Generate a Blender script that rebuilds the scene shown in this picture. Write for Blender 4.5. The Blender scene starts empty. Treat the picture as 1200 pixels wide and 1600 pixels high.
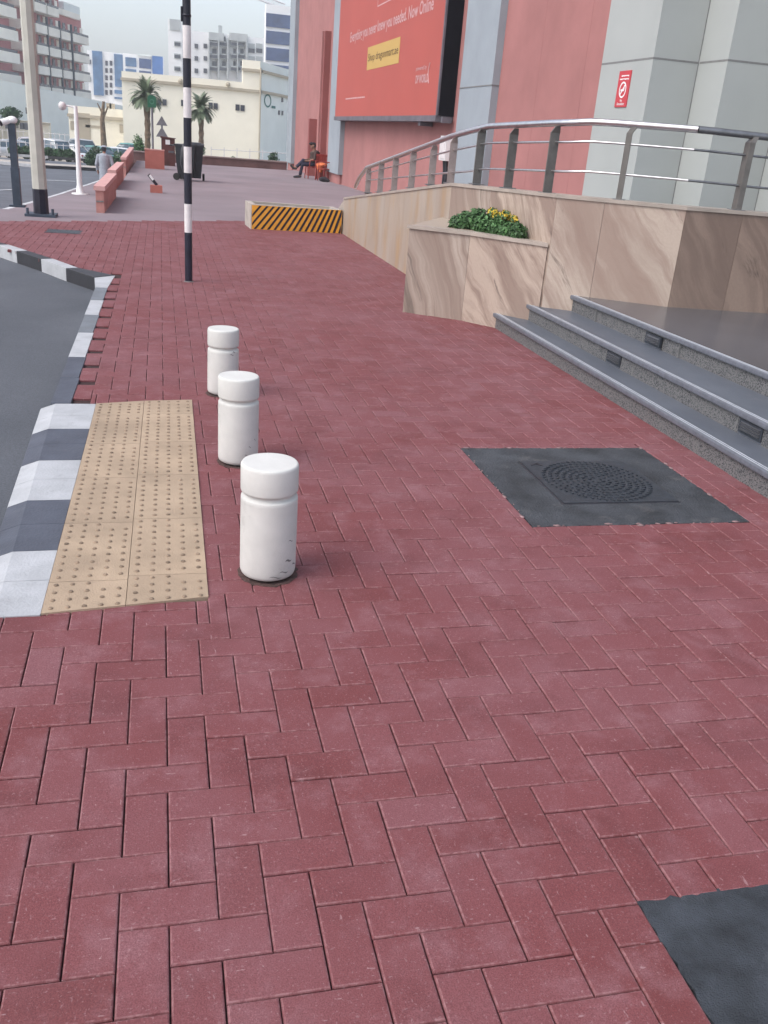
import bpy, bmesh, math, random
import numpy as np
from mathutils import Vector, Matrix
random.seed(7); rng = np.random.default_rng(7)
SC = bpy.context.scene
COL = SC.collection
# ------------------------------------------------------------------ camera, sky, sun, exposure
CAM_R = ((0.97185447, 0.01845208, -0.23485828), (-0.22312065, 0.39203573, -0.89248259), (0.07560468, 0.91976492, 0.38511871))
CAM_H = 1.5
F = 1400.0
cd = bpy.data.cameras.new('camera'); cam = bpy.data.objects.new('camera', cd); COL.objects.link(cam)
cd.sensor_fit = 'VERTICAL'; cd.sensor_height = 32.0; cd.lens = 28.0; cd.clip_start = 0.05; cd.clip_end = 3000
cam.matrix_world = Matrix.Translation((0, 0, CAM_H)) @ Matrix(CAM_R).to_4x4()
SC.camera = cam
SUN_EL, SUN_AZ = 50.0, 250.0     # azimuth clockwise from +Y : light comes from the left
w = bpy.data.worlds.new("World"); SC.world = w; w.use_nodes = True
nt = w.node_tree; nt.nodes.clear()
sky = nt.nodes.new('ShaderNodeTexSky'); sky.sky_type = 'NISHITA'; sky.sun_disc = False
sky.sun_elevation = math.radians(SUN_EL); sky.sun_rotation = math.radians(SUN_AZ)
sky.air_density = 1.0; sky.dust_density = 3.0; sky.ozone_density = 1.0
hs = nt.nodes.new('ShaderNodeHueSaturation'); hs.inputs['Saturation'].default_value = 0.56
bg = nt.nodes.new('ShaderNodeBackground'); bg.inputs[1].default_value = 0.15
wo = nt.nodes.new('ShaderNodeOutputWorld')
nt.links.new(sky.outputs[0], hs.inputs['Color']); nt.links.new(hs.outputs[0], bg.inputs[0]); nt.links.new(bg.outputs[0], wo.inputs[0])
sl = bpy.data.lights.new('sun', 'SUN'); sl.energy = 0.65; sl.angle = math.radians(42); sl.color = (1.0, 0.965, 0.94)
so = bpy.data.objects.new('sun', sl); COL.objects.link(so)
_az = math.radians(SUN_AZ); _el = math.radians(SUN_EL)
_d = Vector((math.sin(_az) * math.cos(_el), math.cos(_az) * math.cos(_el), math.sin(_el)))
so.rotation_euler = _d.to_track_quat('Z', 'Y').to_euler()
SC.view_settings.view_transform = 'Standard'; SC.view_settings.look = 'None'
SC.view_settings.exposure = 0.97; SC.view_settings.gamma = 1.0
SC.cycles.use_denoising = True
SC.cycles.max_bounces = 6

# ------------------------------------------------------------------ pixel helpers (photo pixels 1200x1600)
RM = Matrix(CAM_R)
def ray(u, v): return RM @ Vector(((u - 600) / F, -(v - 800) / F, -1.0))
def atY(u, v, y): r = ray(u, v); return Vector((0, 0, CAM_H)) + r * (y / r.y)
def atX(u, v, x): r = ray(u, v); return Vector((0, 0, CAM_H)) + r * (x / r.x)
def gz(u, v, z=0.0): r = ray(u, v); return Vector((0, 0, CAM_H)) + r * ((z - CAM_H) / r.z)
ZR = [(-50, 0), (14, 0), (36, -1.3), (54, -1.6), (70, -1.75), (90, -2.3), (200, -3), (900, -5)]
def zr(y): return float(np.interp(y, [a for a, b in ZR], [b for a, b in ZR]))
def plz(y): return -0.008 * (y - 14) if y > 14 else 0.0
def gzr(u, v):
    best = None
    for y in np.arange(10, 120, .1):
        p = atY(u, v, y); d = abs(p.z - zr(y))
        if best is None or d < best[0]: best = (d, p)
    return best[1]

# ------------------------------------------------------------------ object helpers
def tag(o, label=None, cat=None, group=None, kind=None):
    if label: o['label'] = label
    if cat: o['category'] = cat
    if group: o['group'] = group
    if kind: o['kind'] = kind
    return o
def empty(name, loc, rz=0, label=None, cat=None, group=None):
    o = bpy.data.objects.new(name, None); COL.objects.link(o); o.location = loc; o.rotation_euler = (0, 0, rz)
    o.empty_display_size = .1
    return tag(o, label, cat, group)
def link_mesh(name, me, mats, parent=None, world=True):
    if not isinstance(mats, (list, tuple)): mats = [mats]
    for m in mats: me.materials.append(m)
    o = bpy.data.objects.new(name, me); COL.objects.link(o)
    if parent is not None:
        o.parent = parent
        if world:
            mw = wmat(parent); o.matrix_parent_inverse = Matrix.Identity(4); o.matrix_basis = mw.inverted()
    return o
def wmat(o):
    m = o.matrix_basis.copy() if False else Matrix.LocRotScale(o.location, o.rotation_euler, o.scale)
    return wmat(o.parent) @ m if o.parent else m
class MB:
    """collects shapes into one mesh"""
    def __init__(s): s.v = []; s.f = []; s.m = []; s.sm = []
    def add(s, vs, fs, mi=0, smooth=False):
        b = len(s.v); s.v += [tuple(x) for x in vs]
        for f in fs: s.f.append([i + b for i in f]); s.m.append(mi); s.sm.append(smooth)
        return s
    def box(s, x0, x1, y0, y1, z0, z1, mi=0, bev=0.0):
        if bev > 0:
            b = bev
            lv = [(z0, 0), (z1 - b, 0), (z1, b)]
            vs = []
            for z, i in lv: vs += [(x0 + i, y0 + i, z), (x1 - i, y0 + i, z), (x1 - i, y1 - i, z), (x0 + i, y1 - i, z)]
            fs = [(3, 2, 1, 0), (8, 9, 10, 11)]
            for k in (0, 4):
                for i in range(4): j = (i + 1) % 4; fs.append((k + i, k + j, k + 4 + j, k + 4 + i))
            return s.add(vs, fs, mi)
        vs = [(x0, y0, z0), (x1, y0, z0), (x1, y1, z0), (x0, y1, z0), (x0, y0, z1), (x1, y0, z1), (x1, y1, z1), (x0, y1, z1)]
        return s.add(vs, [(3, 2, 1, 0), (4, 5, 6, 7), (0, 1, 5, 4), (1, 2, 6, 5), (2, 3, 7, 6), (3, 0, 4, 7)], mi)
    def prism(s, poly, z0, z1, mi=0):
        """vertical prism over a ccw polygon; z0,z1 numbers or lists"""
        n = len(poly); a = z0 if isinstance(z0, (list, tuple)) else [z0] * n; b = z1 if isinstance(z1, (list, tuple)) else [z1] * n
        vs = [(p[0], p[1], a[i]) for i, p in enumerate(poly)] + [(p[0], p[1], b[i]) for i, p in enumerate(poly)]
        fs = [tuple(range(n - 1, -1, -1)), tuple(range(n, 2 * n))] + [(i, (i + 1) % n, n + (i + 1) % n, n + i) for i in range(n)]
        return s.add(vs, fs, mi)
    def tube(s, pts, r, n=10, mi=0, cap=True, smooth=True):
        pts = [Vector(p) for p in pts]; k = len(pts); rs = r if isinstance(r, (list, tuple)) else [r] * k
        vs = []; prev = None
        for i, p in enumerate(pts):
            t = (pts[min(i + 1, k - 1)] - pts[max(i - 1, 0)]).normalized()
            if prev is None:
                a = Vector((1, 0, 0)) if abs(t.x) < .9 else Vector((0, 1, 0))
                u = t.cross(a).normalized()
            else: u = (prev - t * prev.dot(t)).normalized()
            prev = u; v2 = t.cross(u)
            for j in range(n):
                an = 2 * math.pi * j / n; vs.append(p + (u * math.cos(an) + v2 * math.sin(an)) * rs[i])
        fs = [(i * n + j, i * n + (j + 1) % n, (i + 1) * n + (j + 1) % n, (i + 1) * n + j) for i in range(k - 1) for j in range(n)]
        s.add(vs, fs, mi, smooth)
        if cap: s.add([vs[j] for j in range(n)], [tuple(range(n - 1, -1, -1))], mi); s.add([vs[(k - 1) * n + j] for j in range(n)], [tuple(range(n))], mi)
        return s
    def lathe(s, c, prof, n=32, mi=0, smooth=True):
        """prof: (r,z) from bottom to top around vertical axis at c"""
        k = len(prof); vs = [(c[0] + r * math.cos(2 * math.pi * j / n), c[1] + r * math.sin(2 * math.pi * j / n), c[2] + z) for r, z in prof for j in range(n)]
        fs = [(i * n + j, i * n + (j + 1) % n, (i + 1) * n + (j + 1) % n, (i + 1) * n + j) for i in range(k - 1) for j in range(n)]
        s.add(vs, fs, mi, smooth)
        s.add(vs[:n], [tuple(range(n - 1, -1, -1))], mi); s.add(vs[-n:], [tuple(range(n))], mi); return s
    def obox(s, c, ax, ay, az, hx, hy, hz, mi=0):
        c = Vector(c); ax, ay, az = Vector(ax) * hx, Vector(ay) * hy, Vector(az) * hz
        vs = [c + a * ax + b * ay + d * az for d in (-1, 1) for a, b in ((-1, -1), (1, -1), (1, 1), (-1, 1))]
        return s.add(vs, [(3, 2, 1, 0), (4, 5, 6, 7), (0, 1, 5, 4), (1, 2, 6, 5), (2, 3, 7, 6), (3, 0, 4, 7)], mi)
    def ico(s, c, rx, ry=None, rz=None, sub=2, mi=0):
        bm = bmesh.new(); bmesh.ops.create_icosphere(bm, subdivisions=sub, radius=1)
        ry = ry or rx; rz = rz or rx
        vs = [(c[0] + v.co.x * rx, c[1] + v.co.y * ry, c[2] + v.co.z * rz) for v in bm.verts]
        fs = [tuple(v.index for v in f.verts) for f in bm.faces]; bm.free()
        return s.add(vs, fs, mi, True)
    def build(s, name, mats, parent=None, world=True):
        me = bpy.data.meshes.new(name); me.from_pydata([tuple(v) for v in s.v], [], s.f)
        me.polygons.foreach_set('material_index', s.m); me.polygons.foreach_set('use_smooth', s.sm); me.update()
        return link_mesh(name, me, mats, parent, world)
def copy_tree(o, parent=None):
    c = o.copy(); COL.objects.link(c)
    if parent is not None: c.parent = parent
    for ch in list(CH.get(o.name, [])) or [x for x in bpy.data.objects if x.parent == o]: copy_tree(ch, c)
    return c
CH = {}

# ------------------------------------------------------------------ materials
def srgb(r, g, b): 
    f = lambda c: (c / 255 / 12.92) if c / 255 <= .04045 else ((c / 255 + .055) / 1.055) ** 2.4
    return (f(r), f(g), f(b))
def new_mat(name):
    m = bpy.data.materials.new(name); m.use_nodes = True
    return m, m.node_tree, m.node_tree.nodes['Principled BSDF']
def N(t, typ, **kw):
    n = t.nodes.new(typ)
    for k, v in kw.items():
        if k in n.inputs: n.inputs[k].default_value = v
        else: setattr(n, k, v)
    return n
def surf(name, col, rough=.7, var=.12, scale=3.0, bump=0.0, bscale=60.0, metal=0.0, spec=.4, col2=None, dirt=0.0, dcol=(.08, .07, .06), dscale=2.0, attr=None, avar=.3, coat=0):
    """base colour with soft mottling, optional dirt patches with shapes of their own, per-piece variation"""
    m, t, b = new_mat(name); L = t.links.new
    tc = N(t, 'ShaderNodeTexCoord')
    n1 = N(t, 'ShaderNodeTexNoise', Scale=scale, Detail=6.0, Roughness=.6); L(tc.outputs['Object'], n1.inputs['Vector'])
    mx = N(t, 'ShaderNodeMix', data_type='RGBA')
    c2 = col2 or tuple(c * (1 - var * 2) for c in col)
    mx.inputs[6].default_value = (*col, 1) if col2 else (*[min(1, c * (1 + var)) for c in col], 1)
    mx.inputs[7].default_value = (*c2, 1)
    rmp = N(t, 'ShaderNodeValToRGB'); rmp.color_ramp.elements[0].position = .35; rmp.color_ramp.elements[1].position = .7
    L(n1.outputs[0], rmp.inputs[0]); L(rmp.outputs[0], mx.inputs[0]); out = mx.outputs[2]
    if attr:
        at = N(t, 'ShaderNodeAttribute', attribute_name=attr)
        mp = N(t, 'ShaderNodeMapRange'); mp.inputs[3].default_value = 1 - avar; mp.inputs[4].default_value = 1 + avar
        L(at.outputs['Fac'], mp.inputs[0])
        mm = N(t, 'ShaderNodeVectorMath', operation='SCALE'); L(out, mm.inputs[0]); L(mp.outputs[0], mm.inputs['Scale']); out = mm.outputs[0]
    if dirt > 0:
        n2 = N(t, 'ShaderNodeTexNoise', Scale=dscale, Detail=9.0, Roughness=.7); L(tc.outputs['Object'], n2.inputs['Vector'])
        r2 = N(t, 'ShaderNodeValToRGB'); r2.color_ramp.elements[0].position = .56; r2.color_ramp.elements[1].position = .75
        r2.color_ramp.elements[1].color = (dirt, dirt, dirt, 1); L(n2.outputs[0], r2.inputs[0])
        m2 = N(t, 'ShaderNodeMix', data_type='RGBA'); m2.inputs[7].default_value = (*dcol, 1); L(r2.outputs[0], m2.inputs[0]); L(out, m2.inputs[6]); out = m2.outputs[2]
    L(out, b.inputs['Base Color'])
    b.inputs['Roughness'].default_value = rough; b.inputs['Metallic'].default_value = metal; b.inputs['Specular IOR Level'].default_value = spec
    if coat: b.inputs['Coat Weight'].default_value = coat
    if bump > 0:
        n3 = N(t, 'ShaderNodeTexNoise', Scale=bscale, Detail=4.0); L(tc.outputs['Object'], n3.inputs['Vector'])
        bp = N(t, 'ShaderNodeBump', Strength=bump, Distance=.01); L(n3.outputs[0], bp.inputs['Height']); L(bp.outputs[0], b.inputs['Normal'])
    return m

# -- paving brick material
def brick_material():
    m, t, b = new_mat('red_paving_brick'); L = t.links.new
    tc = N(t, 'ShaderNodeTexCoord'); at = N(t, 'ShaderNodeAttribute', attribute_name='tone')
    r = N(t, 'ShaderNodeValToRGB'); e = r.color_ramp.elements
    e[0].position = 0; e[0].color = (0.150, 0.036, 0.036, 1); e[1].position = 1; e[1].color = (0.211, 0.082, 0.092, 1)
    for p, c in ((.3, (0.175, 0.048, 0.051)), (.6, (0.191, 0.056, 0.060)), (.88, (0.202, 0.064, 0.070))):
        x = e.new(p); x.color = (*c, 1)
    L(at.outputs['Fac'], r.inputs[0]); out = r.outputs[0]
    def layer(out, tex_scale, lo, hi, col, amt, detail=6., rough=.65, mapping=None, blend='MIX'):
        n = N(t, 'ShaderNodeTexNoise', Scale=tex_scale, Detail=detail, Roughness=rough)
        if mapping: 
            mp = N(t, 'ShaderNodeMapping'); mp.inputs['Scale'].default_value = mapping[0]; mp.inputs['Rotation'].default_value = mapping[1]
            L(tc.outputs['Object'], mp.inputs[0]); L(mp.outputs[0], n.inputs['Vector'])
        else: L(tc.outputs['Object'], n.inputs['Vector'])
        q = N(t, 'ShaderNodeValToRGB'); q.color_ramp.elements[0].position = lo; q.color_ramp.elements[1].position = hi
        q.color_ramp.elements[1].color = (amt, amt, amt, 1); L(n.outputs[0], q.inputs[0])
        x = N(t, 'ShaderNodeMix', data_type='RGBA', blend_type=blend); x.inputs[7].default_value = (*col, 1)
        L(q.outputs[0], x.inputs[0]); L(out, x.inputs[6]); return x.outputs[2]
    out = layer(out, 1.1, .40, .68, (.235, .105, .12), .6)              # broad dusty bloom
    out = layer(out, 5, .50, .70, (.31, .165, .185), .5, 8., .7)         # efflorescence blotches
    out = layer(out, 3.1, .52, .68, (.115, .030, .032), .55, 7., .65)    # damp dark patches
    out = layer(out, 330, .4, .62, (.085, .024, .028), .5, 2.)           # grain
    out = layer(out, 140, .60, .70, (.33, .20, .21), .5, 3.)             # sandy grit
    out = layer(out, 75, .685, .73, (.46, .33, .33), .55, 4.)            # pale crumbs
    out = layer(out, 26, .68, .72, (.42, .28, .29), .45, 5., .5, ((1, 3.2, 1), (0, 0, .6)))
    out = layer(out, 24, .69, .73, (.42, .28, .29), .4, 5., .5, ((3.4, 1, 1), (0, 0, .9)))
    ea = N(t, 'ShaderNodeAttribute', attribute_name='edge'); en = N(t, 'ShaderNodeTexNoise', Scale=45., Detail=5., Roughness=.7); L(tc.outputs['Object'], en.inputs['Vector'])
    er = N(t, 'ShaderNodeValToRGB'); er.color_ramp.elements[0].position = .42; er.color_ramp.elements[1].position = .62; L(en.outputs[0], er.inputs[0])
    em = N(t, 'ShaderNodeMath', operation='MULTIPLY'); L(ea.outputs['Fac'], em.inputs[0]); L(er.outputs[0], em.inputs[1])
    ex = N(t, 'ShaderNodeMix', data_type='RGBA'); ex.inputs[7].default_value = (.31, .165, .17, 1); L(em.outputs[0], ex.inputs[0]); L(out, ex.inputs[6]); out = ex.outputs[2]
    L(out, b.inputs['Base Color']); b.inputs['Roughness'].default_value = .78; b.inputs['Specular IOR Level'].default_value = .35
    n3 = N(t, 'ShaderNodeTexNoise', Scale=260., Detail=3.); L(tc.outputs['Object'], n3.inputs['Vector'])
    n4 = N(t, 'ShaderNodeTexNoise', Scale=28., Detail=5.); L(tc.outputs['Object'], n4.inputs['Vector'])
    ad = N(t, 'ShaderNodeMath', operation='ADD'); L(n3.outputs[0], ad.inputs[0]); L(n4.outputs[0], ad.inputs[1])
    bp = N(t, 'ShaderNodeBump', Strength=.35, Distance=.003); L(ad.outputs[0], bp.inputs['Height']); L(bp.outputs[0], b.inputs['Normal'])
    return m
def marble(name, base, vein, dark, ang=60, sc=1.0, stretch=.16, stain=0.0, vlo=.44, vhi=.62, fine=.55):
    """polished sheet stone: long tilted sweeps of darker veining, fine parallel streaks, cloudy ground"""
    m, t, b = new_mat(name); L = t.links.new
    uv = N(t, 'ShaderNodeTexCoord')
    mp0 = N(t, 'ShaderNodeMapping'); mp0.inputs['Rotation'].default_value = (0, 0, math.radians(ang)); L(uv.outputs['UV'], mp0.inputs[0])
    wn = N(t, 'ShaderNodeTexNoise', Scale=1.1 * sc, Detail=3.); L(mp0.outputs[0], wn.inputs['Vector'])
    wm = N(t, 'ShaderNodeVectorMath', operation='MULTIPLY_ADD'); wm.inputs[1].default_value = (.42 / sc, .42 / sc, 0); L(wn.outputs['Color'], wm.inputs[0]); L(mp0.outputs[0], wm.inputs[2])
    def noise(scl, st, det, rough=.6):
        mp = N(t, 'ShaderNodeMapping'); mp.inputs['Scale'].default_value = (st, 1, 1); L(wm.outputs[0], mp.inputs[0])
        n = N(t, 'ShaderNodeTexNoise', Scale=scl * sc, Detail=det, Roughness=rough); L(mp.outputs[0], n.inputs['Vector']); return n.outputs[0]
    def ramp(src, lo, hi, top=1.0):
        r = N(t, 'ShaderNodeValToRGB'); r.color_ramp.elements[0].position = lo; r.color_ramp.elements[1].position = hi; r.color_ramp.elements[1].color = (top, top, top, 1); L(src, r.inputs[0]); return r.outputs[0]
    def mix(fac, a, c, blend='MIX', f=None):
        x = N(t, 'ShaderNodeMix', data_type='RGBA', blend_type=blend)
        if f is None: L(fac, x.inputs[0])
        else: x.inputs[0].default_value = f
        if isinstance(a, tuple): x.inputs[6].default_value = (*a, 1)
        else: L(a, x.inputs[6])
        if isinstance(c, tuple): x.inputs[7].default_value = (*c, 1)
        else: L(c, x.inputs[7])
        return x.outputs[2]
    out = mix(ramp(noise(1.1, .5, 3.), .35, .65), base, tuple(c * .86 for c in base))
    out = mix(ramp(noise(2.6, stretch, 5.), vlo, vhi, .75), out, vein)
    out = mix(ramp(noise(9.0, stretch * .7, 6., .7), .48, .64, fine), out, vein)
    out = mix(ramp(noise(5.0, stretch, 6., .7), .60, .66, .8), out, dark)
    out = mix(ramp(noise(60., .6, 3.), .3, .75, .22), out, tuple(c * .5 for c in base))
    if stain:
        mp2 = N(t, 'ShaderNodeMapping'); mp2.inputs['Scale'].default_value = (2.2, .7, 1); L(uv.outputs['UV'], mp2.inputs[0])
        n6 = N(t, 'ShaderNodeTexNoise', Scale=1.5, Detail=6.); L(mp2.outputs[0], n6.inputs['Vector'])
        out = mix(ramp(n6.outputs[0], .50, .68, stain), out, (.40, .25, .11))
        n7 = N(t, 'ShaderNodeTexNoise', Scale=.9, Detail=5.); L(mp2.outputs[0], n7.inputs['Vector']); out = mix(ramp(n7.outputs[0], .45, .7, .5), out, (.40, .36, .32))
    L(out, b.inputs['Base Color']); b.inputs['Roughness'].default_value = .45; b.inputs['Specular IOR Level'].default_value = .35
    return m
def wall_uv(o, a, d, off):
    me = o.data; uvl = me.uv_layers.new(name='UVMap'); a = Vector((a[0], a[1])); d = Vector((d[0], d[1])).normalized()
    for lp in me.loops:
        c = me.vertices[lp.vertex_index].co; uvl.data[lp.index].uv = ((Vector((c.x, c.y)) - a).dot(d) + off[0], c.z + off[1])
def granite(name):
    m, t, b = new_mat(name); L = t.links.new
    tc = N(t, 'ShaderNodeTexCoord')
    v = N(t, 'ShaderNodeTexVoronoi', Scale=170.0); L(tc.outputs['Object'], v.inputs['Vector'])
    n = N(t, 'ShaderNodeTexNoise', Scale=110., Detail=5., Roughness=.7); L(tc.outputs['Object'], n.inputs['Vector'])
    sp = N(t, 'ShaderNodeSeparateColor'); L(v.outputs['Color'], sp.inputs[0])
    a = N(t, 'ShaderNodeMath', operation='ADD'); L(sp.outputs[0], a.inputs[0]); L(n.outputs[0], a.inputs[1])
    r = N(t, 'ShaderNodeValToRGB'); e = r.color_ramp.elements; e[0].position = .35; e[0].color = (.022, .024, .028, 1); e[1].position = 1.25 / 1.3; e[1].color = (.15, .148, .15, 1)
    x = e.new(.6); x.color = (.036, .039, .045, 1); x = e.new(.8); x.color = (.066, .068, .072, 1)
    L(a.outputs[0], r.inputs[0]); L(r.outputs[0], b.inputs['Base Color']); b.inputs['Roughness'].default_value = .6
    bp = N(t, 'ShaderNodeBump', Strength=.5, Distance=.004); L(a.outputs[0], bp.inputs['Height']); L(bp.outputs[0], b.inputs['Normal'])
    return m
def asphalt(name, col, sc=180.):
    m, t, b = new_mat(name); L = t.links.new
    tc = N(t, 'ShaderNodeTexCoord')
    n1 = N(t, 'ShaderNodeTexNoise', Scale=sc, Detail=3., Roughness=.7); L(tc.outputs['Object'], n1.inputs['Vector'])
    n2 = N(t, 'ShaderNodeTexNoise', Scale=.9, Detail=5.); L(tc.outputs['Object'], n2.inputs['Vector'])
    mx = N(t, 'ShaderNodeMix', data_type='RGBA'); mx.inputs[6].default_value = (*[c * .3 for c in col], 1); mx.inputs[7].default_value = (*[c * 1.75 for c in col], 1); L(n1.outputs[0], mx.inputs[0])
    r = N(t, 'ShaderNodeValToRGB'); r.color_ramp.elements[0].position = .35; r.color_ramp.elements[1].position = .7
    r.color_ramp.elements[0].color = (.8, .8, .8, 1); r.color_ramp.elements[1].color = (1.15, 1.12, 1.1, 1); L(n2.outputs[0], r.inputs[0])
    m2 = N(t, 'ShaderNodeMix', data_type='RGBA', blend_type='MULTIPLY'); m2.inputs[0].default_value = 1; L(mx.outputs[2], m2.inputs[6]); L(r.outputs[0], m2.inputs[7])
    L(m2.outputs[2], b.inputs['Base Color']); b.inputs['Roughness'].default_value = .85
    bp = N(t, 'ShaderNodeBump', Strength=.6, Distance=.006); L(n1.outputs[0], bp.inputs['Height']); L(bp.outputs[0], b.inputs['Normal'])
    return m
M = {}
M['brick'] = brick_material()
M['bed'] = surf('joint_sand', (.045, .024, .024), .95, .3, 40, .4, 300)
M['road'] = asphalt('asphalt', (.080, .088, .105), 120)
M['road2'] = asphalt('far_asphalt', (.10, .112, .135), 60)
M['ground'] = surf('sandy_ground', (.36, .32, .27), .95, .15, .3, .2, 30)
M['kerbwhite'] = surf('kerb_white_paint', (.40, .41, .43), .6, .08, 6, .3, 90, dirt=.55, dcol=(.24, .24, .25), dscale=7)
M['kerbgrey'] = surf('kerb_grey_paint', (.072, .080, .105), .6, .12, 7, .3, 90, dirt=.25, dcol=(.14, .145, .16), dscale=8)
M['kerbblack'] = surf('kerb_black_paint', (.028, .028, .034), .55, .12, 7, .3, 90, dirt=.3, dcol=(.15, .14, .14), dscale=7)
M['kerbpale'] = surf('kerb_worn_grey_paint', (.15, .165, .185), .6, .12, 7, .3, 90, dirt=.3, dcol=(.34, .33, .33), dscale=7)
M['concrete'] = surf('weathered_concrete', (.42, .38, .34), .85, .12, 5, .3, 60, dirt=.4, dcol=(.2, .16, .12), dscale=4)
M['tactile'] = surf('buff_tactile_concrete', (.365, .275, .195), .8, .10, 4, .35, 140, dirt=.35, dcol=(.20, .145, .11), dscale=7, attr='tone', avar=.06)
M['blister'] = surf('shade_toned_blisters', (.26, .19, .135), .8, .25, 30, .3, 200)  # shaded sides of the domes put into one darker blister colour
M['bollard'] = surf('white_painted_concrete', (.545, .54, .52), .72, .09, 3, .13, 160, dirt=.75, dcol=(.33, .315, .30), dscale=7)
M['shademortar'] = surf('shade_dark_mortar', (.085, .05, .045), .95, .3, 40, .5, 120)
M['bscuff'] = surf('black_scuff', (.16, .15, .15), .7, .3, 30)
M['patch'] = surf('dark_cement_screed', (.046, .050, .058), .7, .3, 4.5, .9, 90, dirt=.7, dcol=(.13, .125, .125), dscale=5)
M['castiron'] = surf('cast_iron', (.036, .042, .053), .5, .2, 30, .2, 100, metal=.15)
M['mortar'] = surf('mortar_crumbs', (.26, .17, .17), .9, .2, 40)
M['marbleA'] = marble('pink_beige_marble', (.49, .40, .335), (.28, .195, .16), (.15, .113, .094), 58, 1.0, .16, vlo=.46, vhi=.60, fine=.7)
M['marbleB'] = marble('streaked_beige_marble', (.44, .365, .31), (.235, .17, .14), (.14, .11, .093), 74, 1.3, .07, vlo=.42, vhi=.55, fine=.95)
M['marbleC'] = marble('swirled_marble', (.48, .385, .32), (.215, .15, .124), (.12, .092, .078), 54, 1.15, .2, vlo=.43, vhi=.53, fine=.8)
M['marbleShaded'] = marble('shade_toned_marble', (.29, .212, .17), (.17, .12, .098), (.09, .065, .055), 60, 1.0, .16, vlo=.46, vhi=.6, fine=.7)  # same wall stone past the bend, shade put into its colour
M['marbleS'] = marble('stained_marble', (.41, .345, .285), (.32, .245, .185), (.22, .165, .13), 86, 1.2, .12, stain=.5, fine=.5)
M['capstone'] = surf('marble_coping', (.36, .31, .27), .4, .1, 4, .1, 60)
M['granite'] = granite('bush_hammered_granite')
M['honed'] = surf('honed_grey_granite', (.115, .127, .152), .42, .12, 2.2, .05, 300, col2=(.09, .10, .122), dirt=.4, dcol=(.17, .17, .18), dscale=6)
M['nosing'] = surf('granite_nosing', (.125, .135, .16), .4, .12, 30)
M['strip'] = surf('pale_grip_line', (.48, .50, .54), .5, .1, 20)
M['landing'] = surf('landing_granite', (.085, .088, .10), .22, .1, 1.2, .03, 300, spec=.5)
M['steel'] = surf('brushed_steel', (.66, .65, .66), .28, .06, 20, metal=1.0)
M['steeldark'] = surf('dull_and_shaded_steel', (.25, .25, .26), .4, .1, 20, metal=.9)
M['postl'] = surf('pink_reflection_post', (.33, .27, .255), .5, .1, 12, metal=.3)  # pink reflection on the steel posts put into a paler colour
M['post'] = surf('grey_bronze_post', (.155, .145, .135), .5, .1, 12, metal=.3)
M['pink'] = surf('pink_stucco', (.36, .158, .150), .85, .07, .9, .25, 70, dirt=.15, dcol=(.31, .16, .15), dscale=.8)
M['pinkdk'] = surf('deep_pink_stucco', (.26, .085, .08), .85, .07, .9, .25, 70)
M['lilac'] = surf('pale_lilac_stucco', (.285, .32, .355), .85, .06, .8, .2, 70, dirt=.2, dcol=(.26, .25, .27), dscale=.7)
M['whitepanel'] = surf('off_white_cladding', (.385, .405, .395), .6, .04, .7, .1, 50, dirt=.2, dcol=(.31, .33, .33), dscale=1.2)
M['joint'] = surf('dark_joint', (.20, .20, .20), .8, .1, 20)
M['bbred'] = surf('printed_red_banner', (.42, .09, .072), .55, .03, .5, spec=.3)
M['bbblack'] = surf('black_banner_case', (.008, .008, .012), .8, .1, 4, spec=.1)
M['bbgrey'] = surf('banner_case_underside', (.13, .12, .14), .6, .15, 3)
M['bbyellow'] = surf('printed_yellow', (.52, .34, .10), .55, .02, 1)
M['bbtext'] = surf('printed_pale_text', (.55, .33, .33), .6, .02, 1)
M['bbdark'] = surf('printed_dark_text', (.10, .055, .02), .6, .02, 1)
M['signred'] = surf('red_sign_plate', (.52, .045, .06), .4, .03, 4)
M['white'] = surf('plain_white', (.78, .78, .78), .5, .03, 5)
M['black'] = surf('black_plastic', (.022, .022, .03), .45, .2, 6, .1, 40)
M['blackpaint'] = surf('black_pole_paint', (.014, .014, .028), .4, .2, 8)
M['whitepaint'] = surf('white_pole_paint', (.66, .62, .62), .5, .08, 8, dirt=.3, dcol=(.4, .36, .36), dscale=14)
M['greypaint'] = surf('lamp_pole_paint', (.46, .45, .40), .5, .08, 3)
M['slate'] = surf('slate_post_paint', (.045, .06, .085), .5, .15, 6)
M['pinkstone'] = surf('pink_bench_stone', (.46, .215, .19), .75, .12, 5, .2, 60, dirt=.4, dcol=(.33, .16, .14), dscale=5)
M['pinkstonetop'] = surf('pink_bench_coping', (.58, .33, .31), .7, .08, 5, .2, 60)
M['plinth'] = surf('terracotta_plinth', (.38, .125, .10), .75, .06, 3, .1, 60)
M['plaza'] = surf('grey_plaza_paving', (.222, .184, .202), .8, .10, .35, .15, 200, dirt=.35, dcol=(.26, .225, .245), dscale=.5)
M['yellow'] = surf('hazard_yellow', (.72, .33, .035), .55, .08, 9, dirt=.2, dcol=(.5, .25, .08), dscale=12)
M['brown'] = surf('brown_bin', (.085, .025, .022), .5, .2, 5)
M['binblack'] = surf('wheelie_bin_plastic', (.020, .022, .028), .42, .2, 5)
M['bingrey'] = surf('grey_bin_lid', (.085, .09, .105), .5, .2, 5)
M['cream'] = surf('cream_render', (.84, .80, .68), .9, .05, .2, .1, 20)
M['creamtrim'] = surf('beige_cornice', (.44, .39, .31), .9, .05, .3)
M['pale'] = surf('pale_grey_render', (.74, .80, .79), .9, .05, .15)
M['bwhite'] = surf('white_render', (.88, .89, .89), .9, .04, .15)
M['towerpink'] = surf('tower_mauve_render', (.46, .18, .19), .9, .08, .2)
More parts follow.
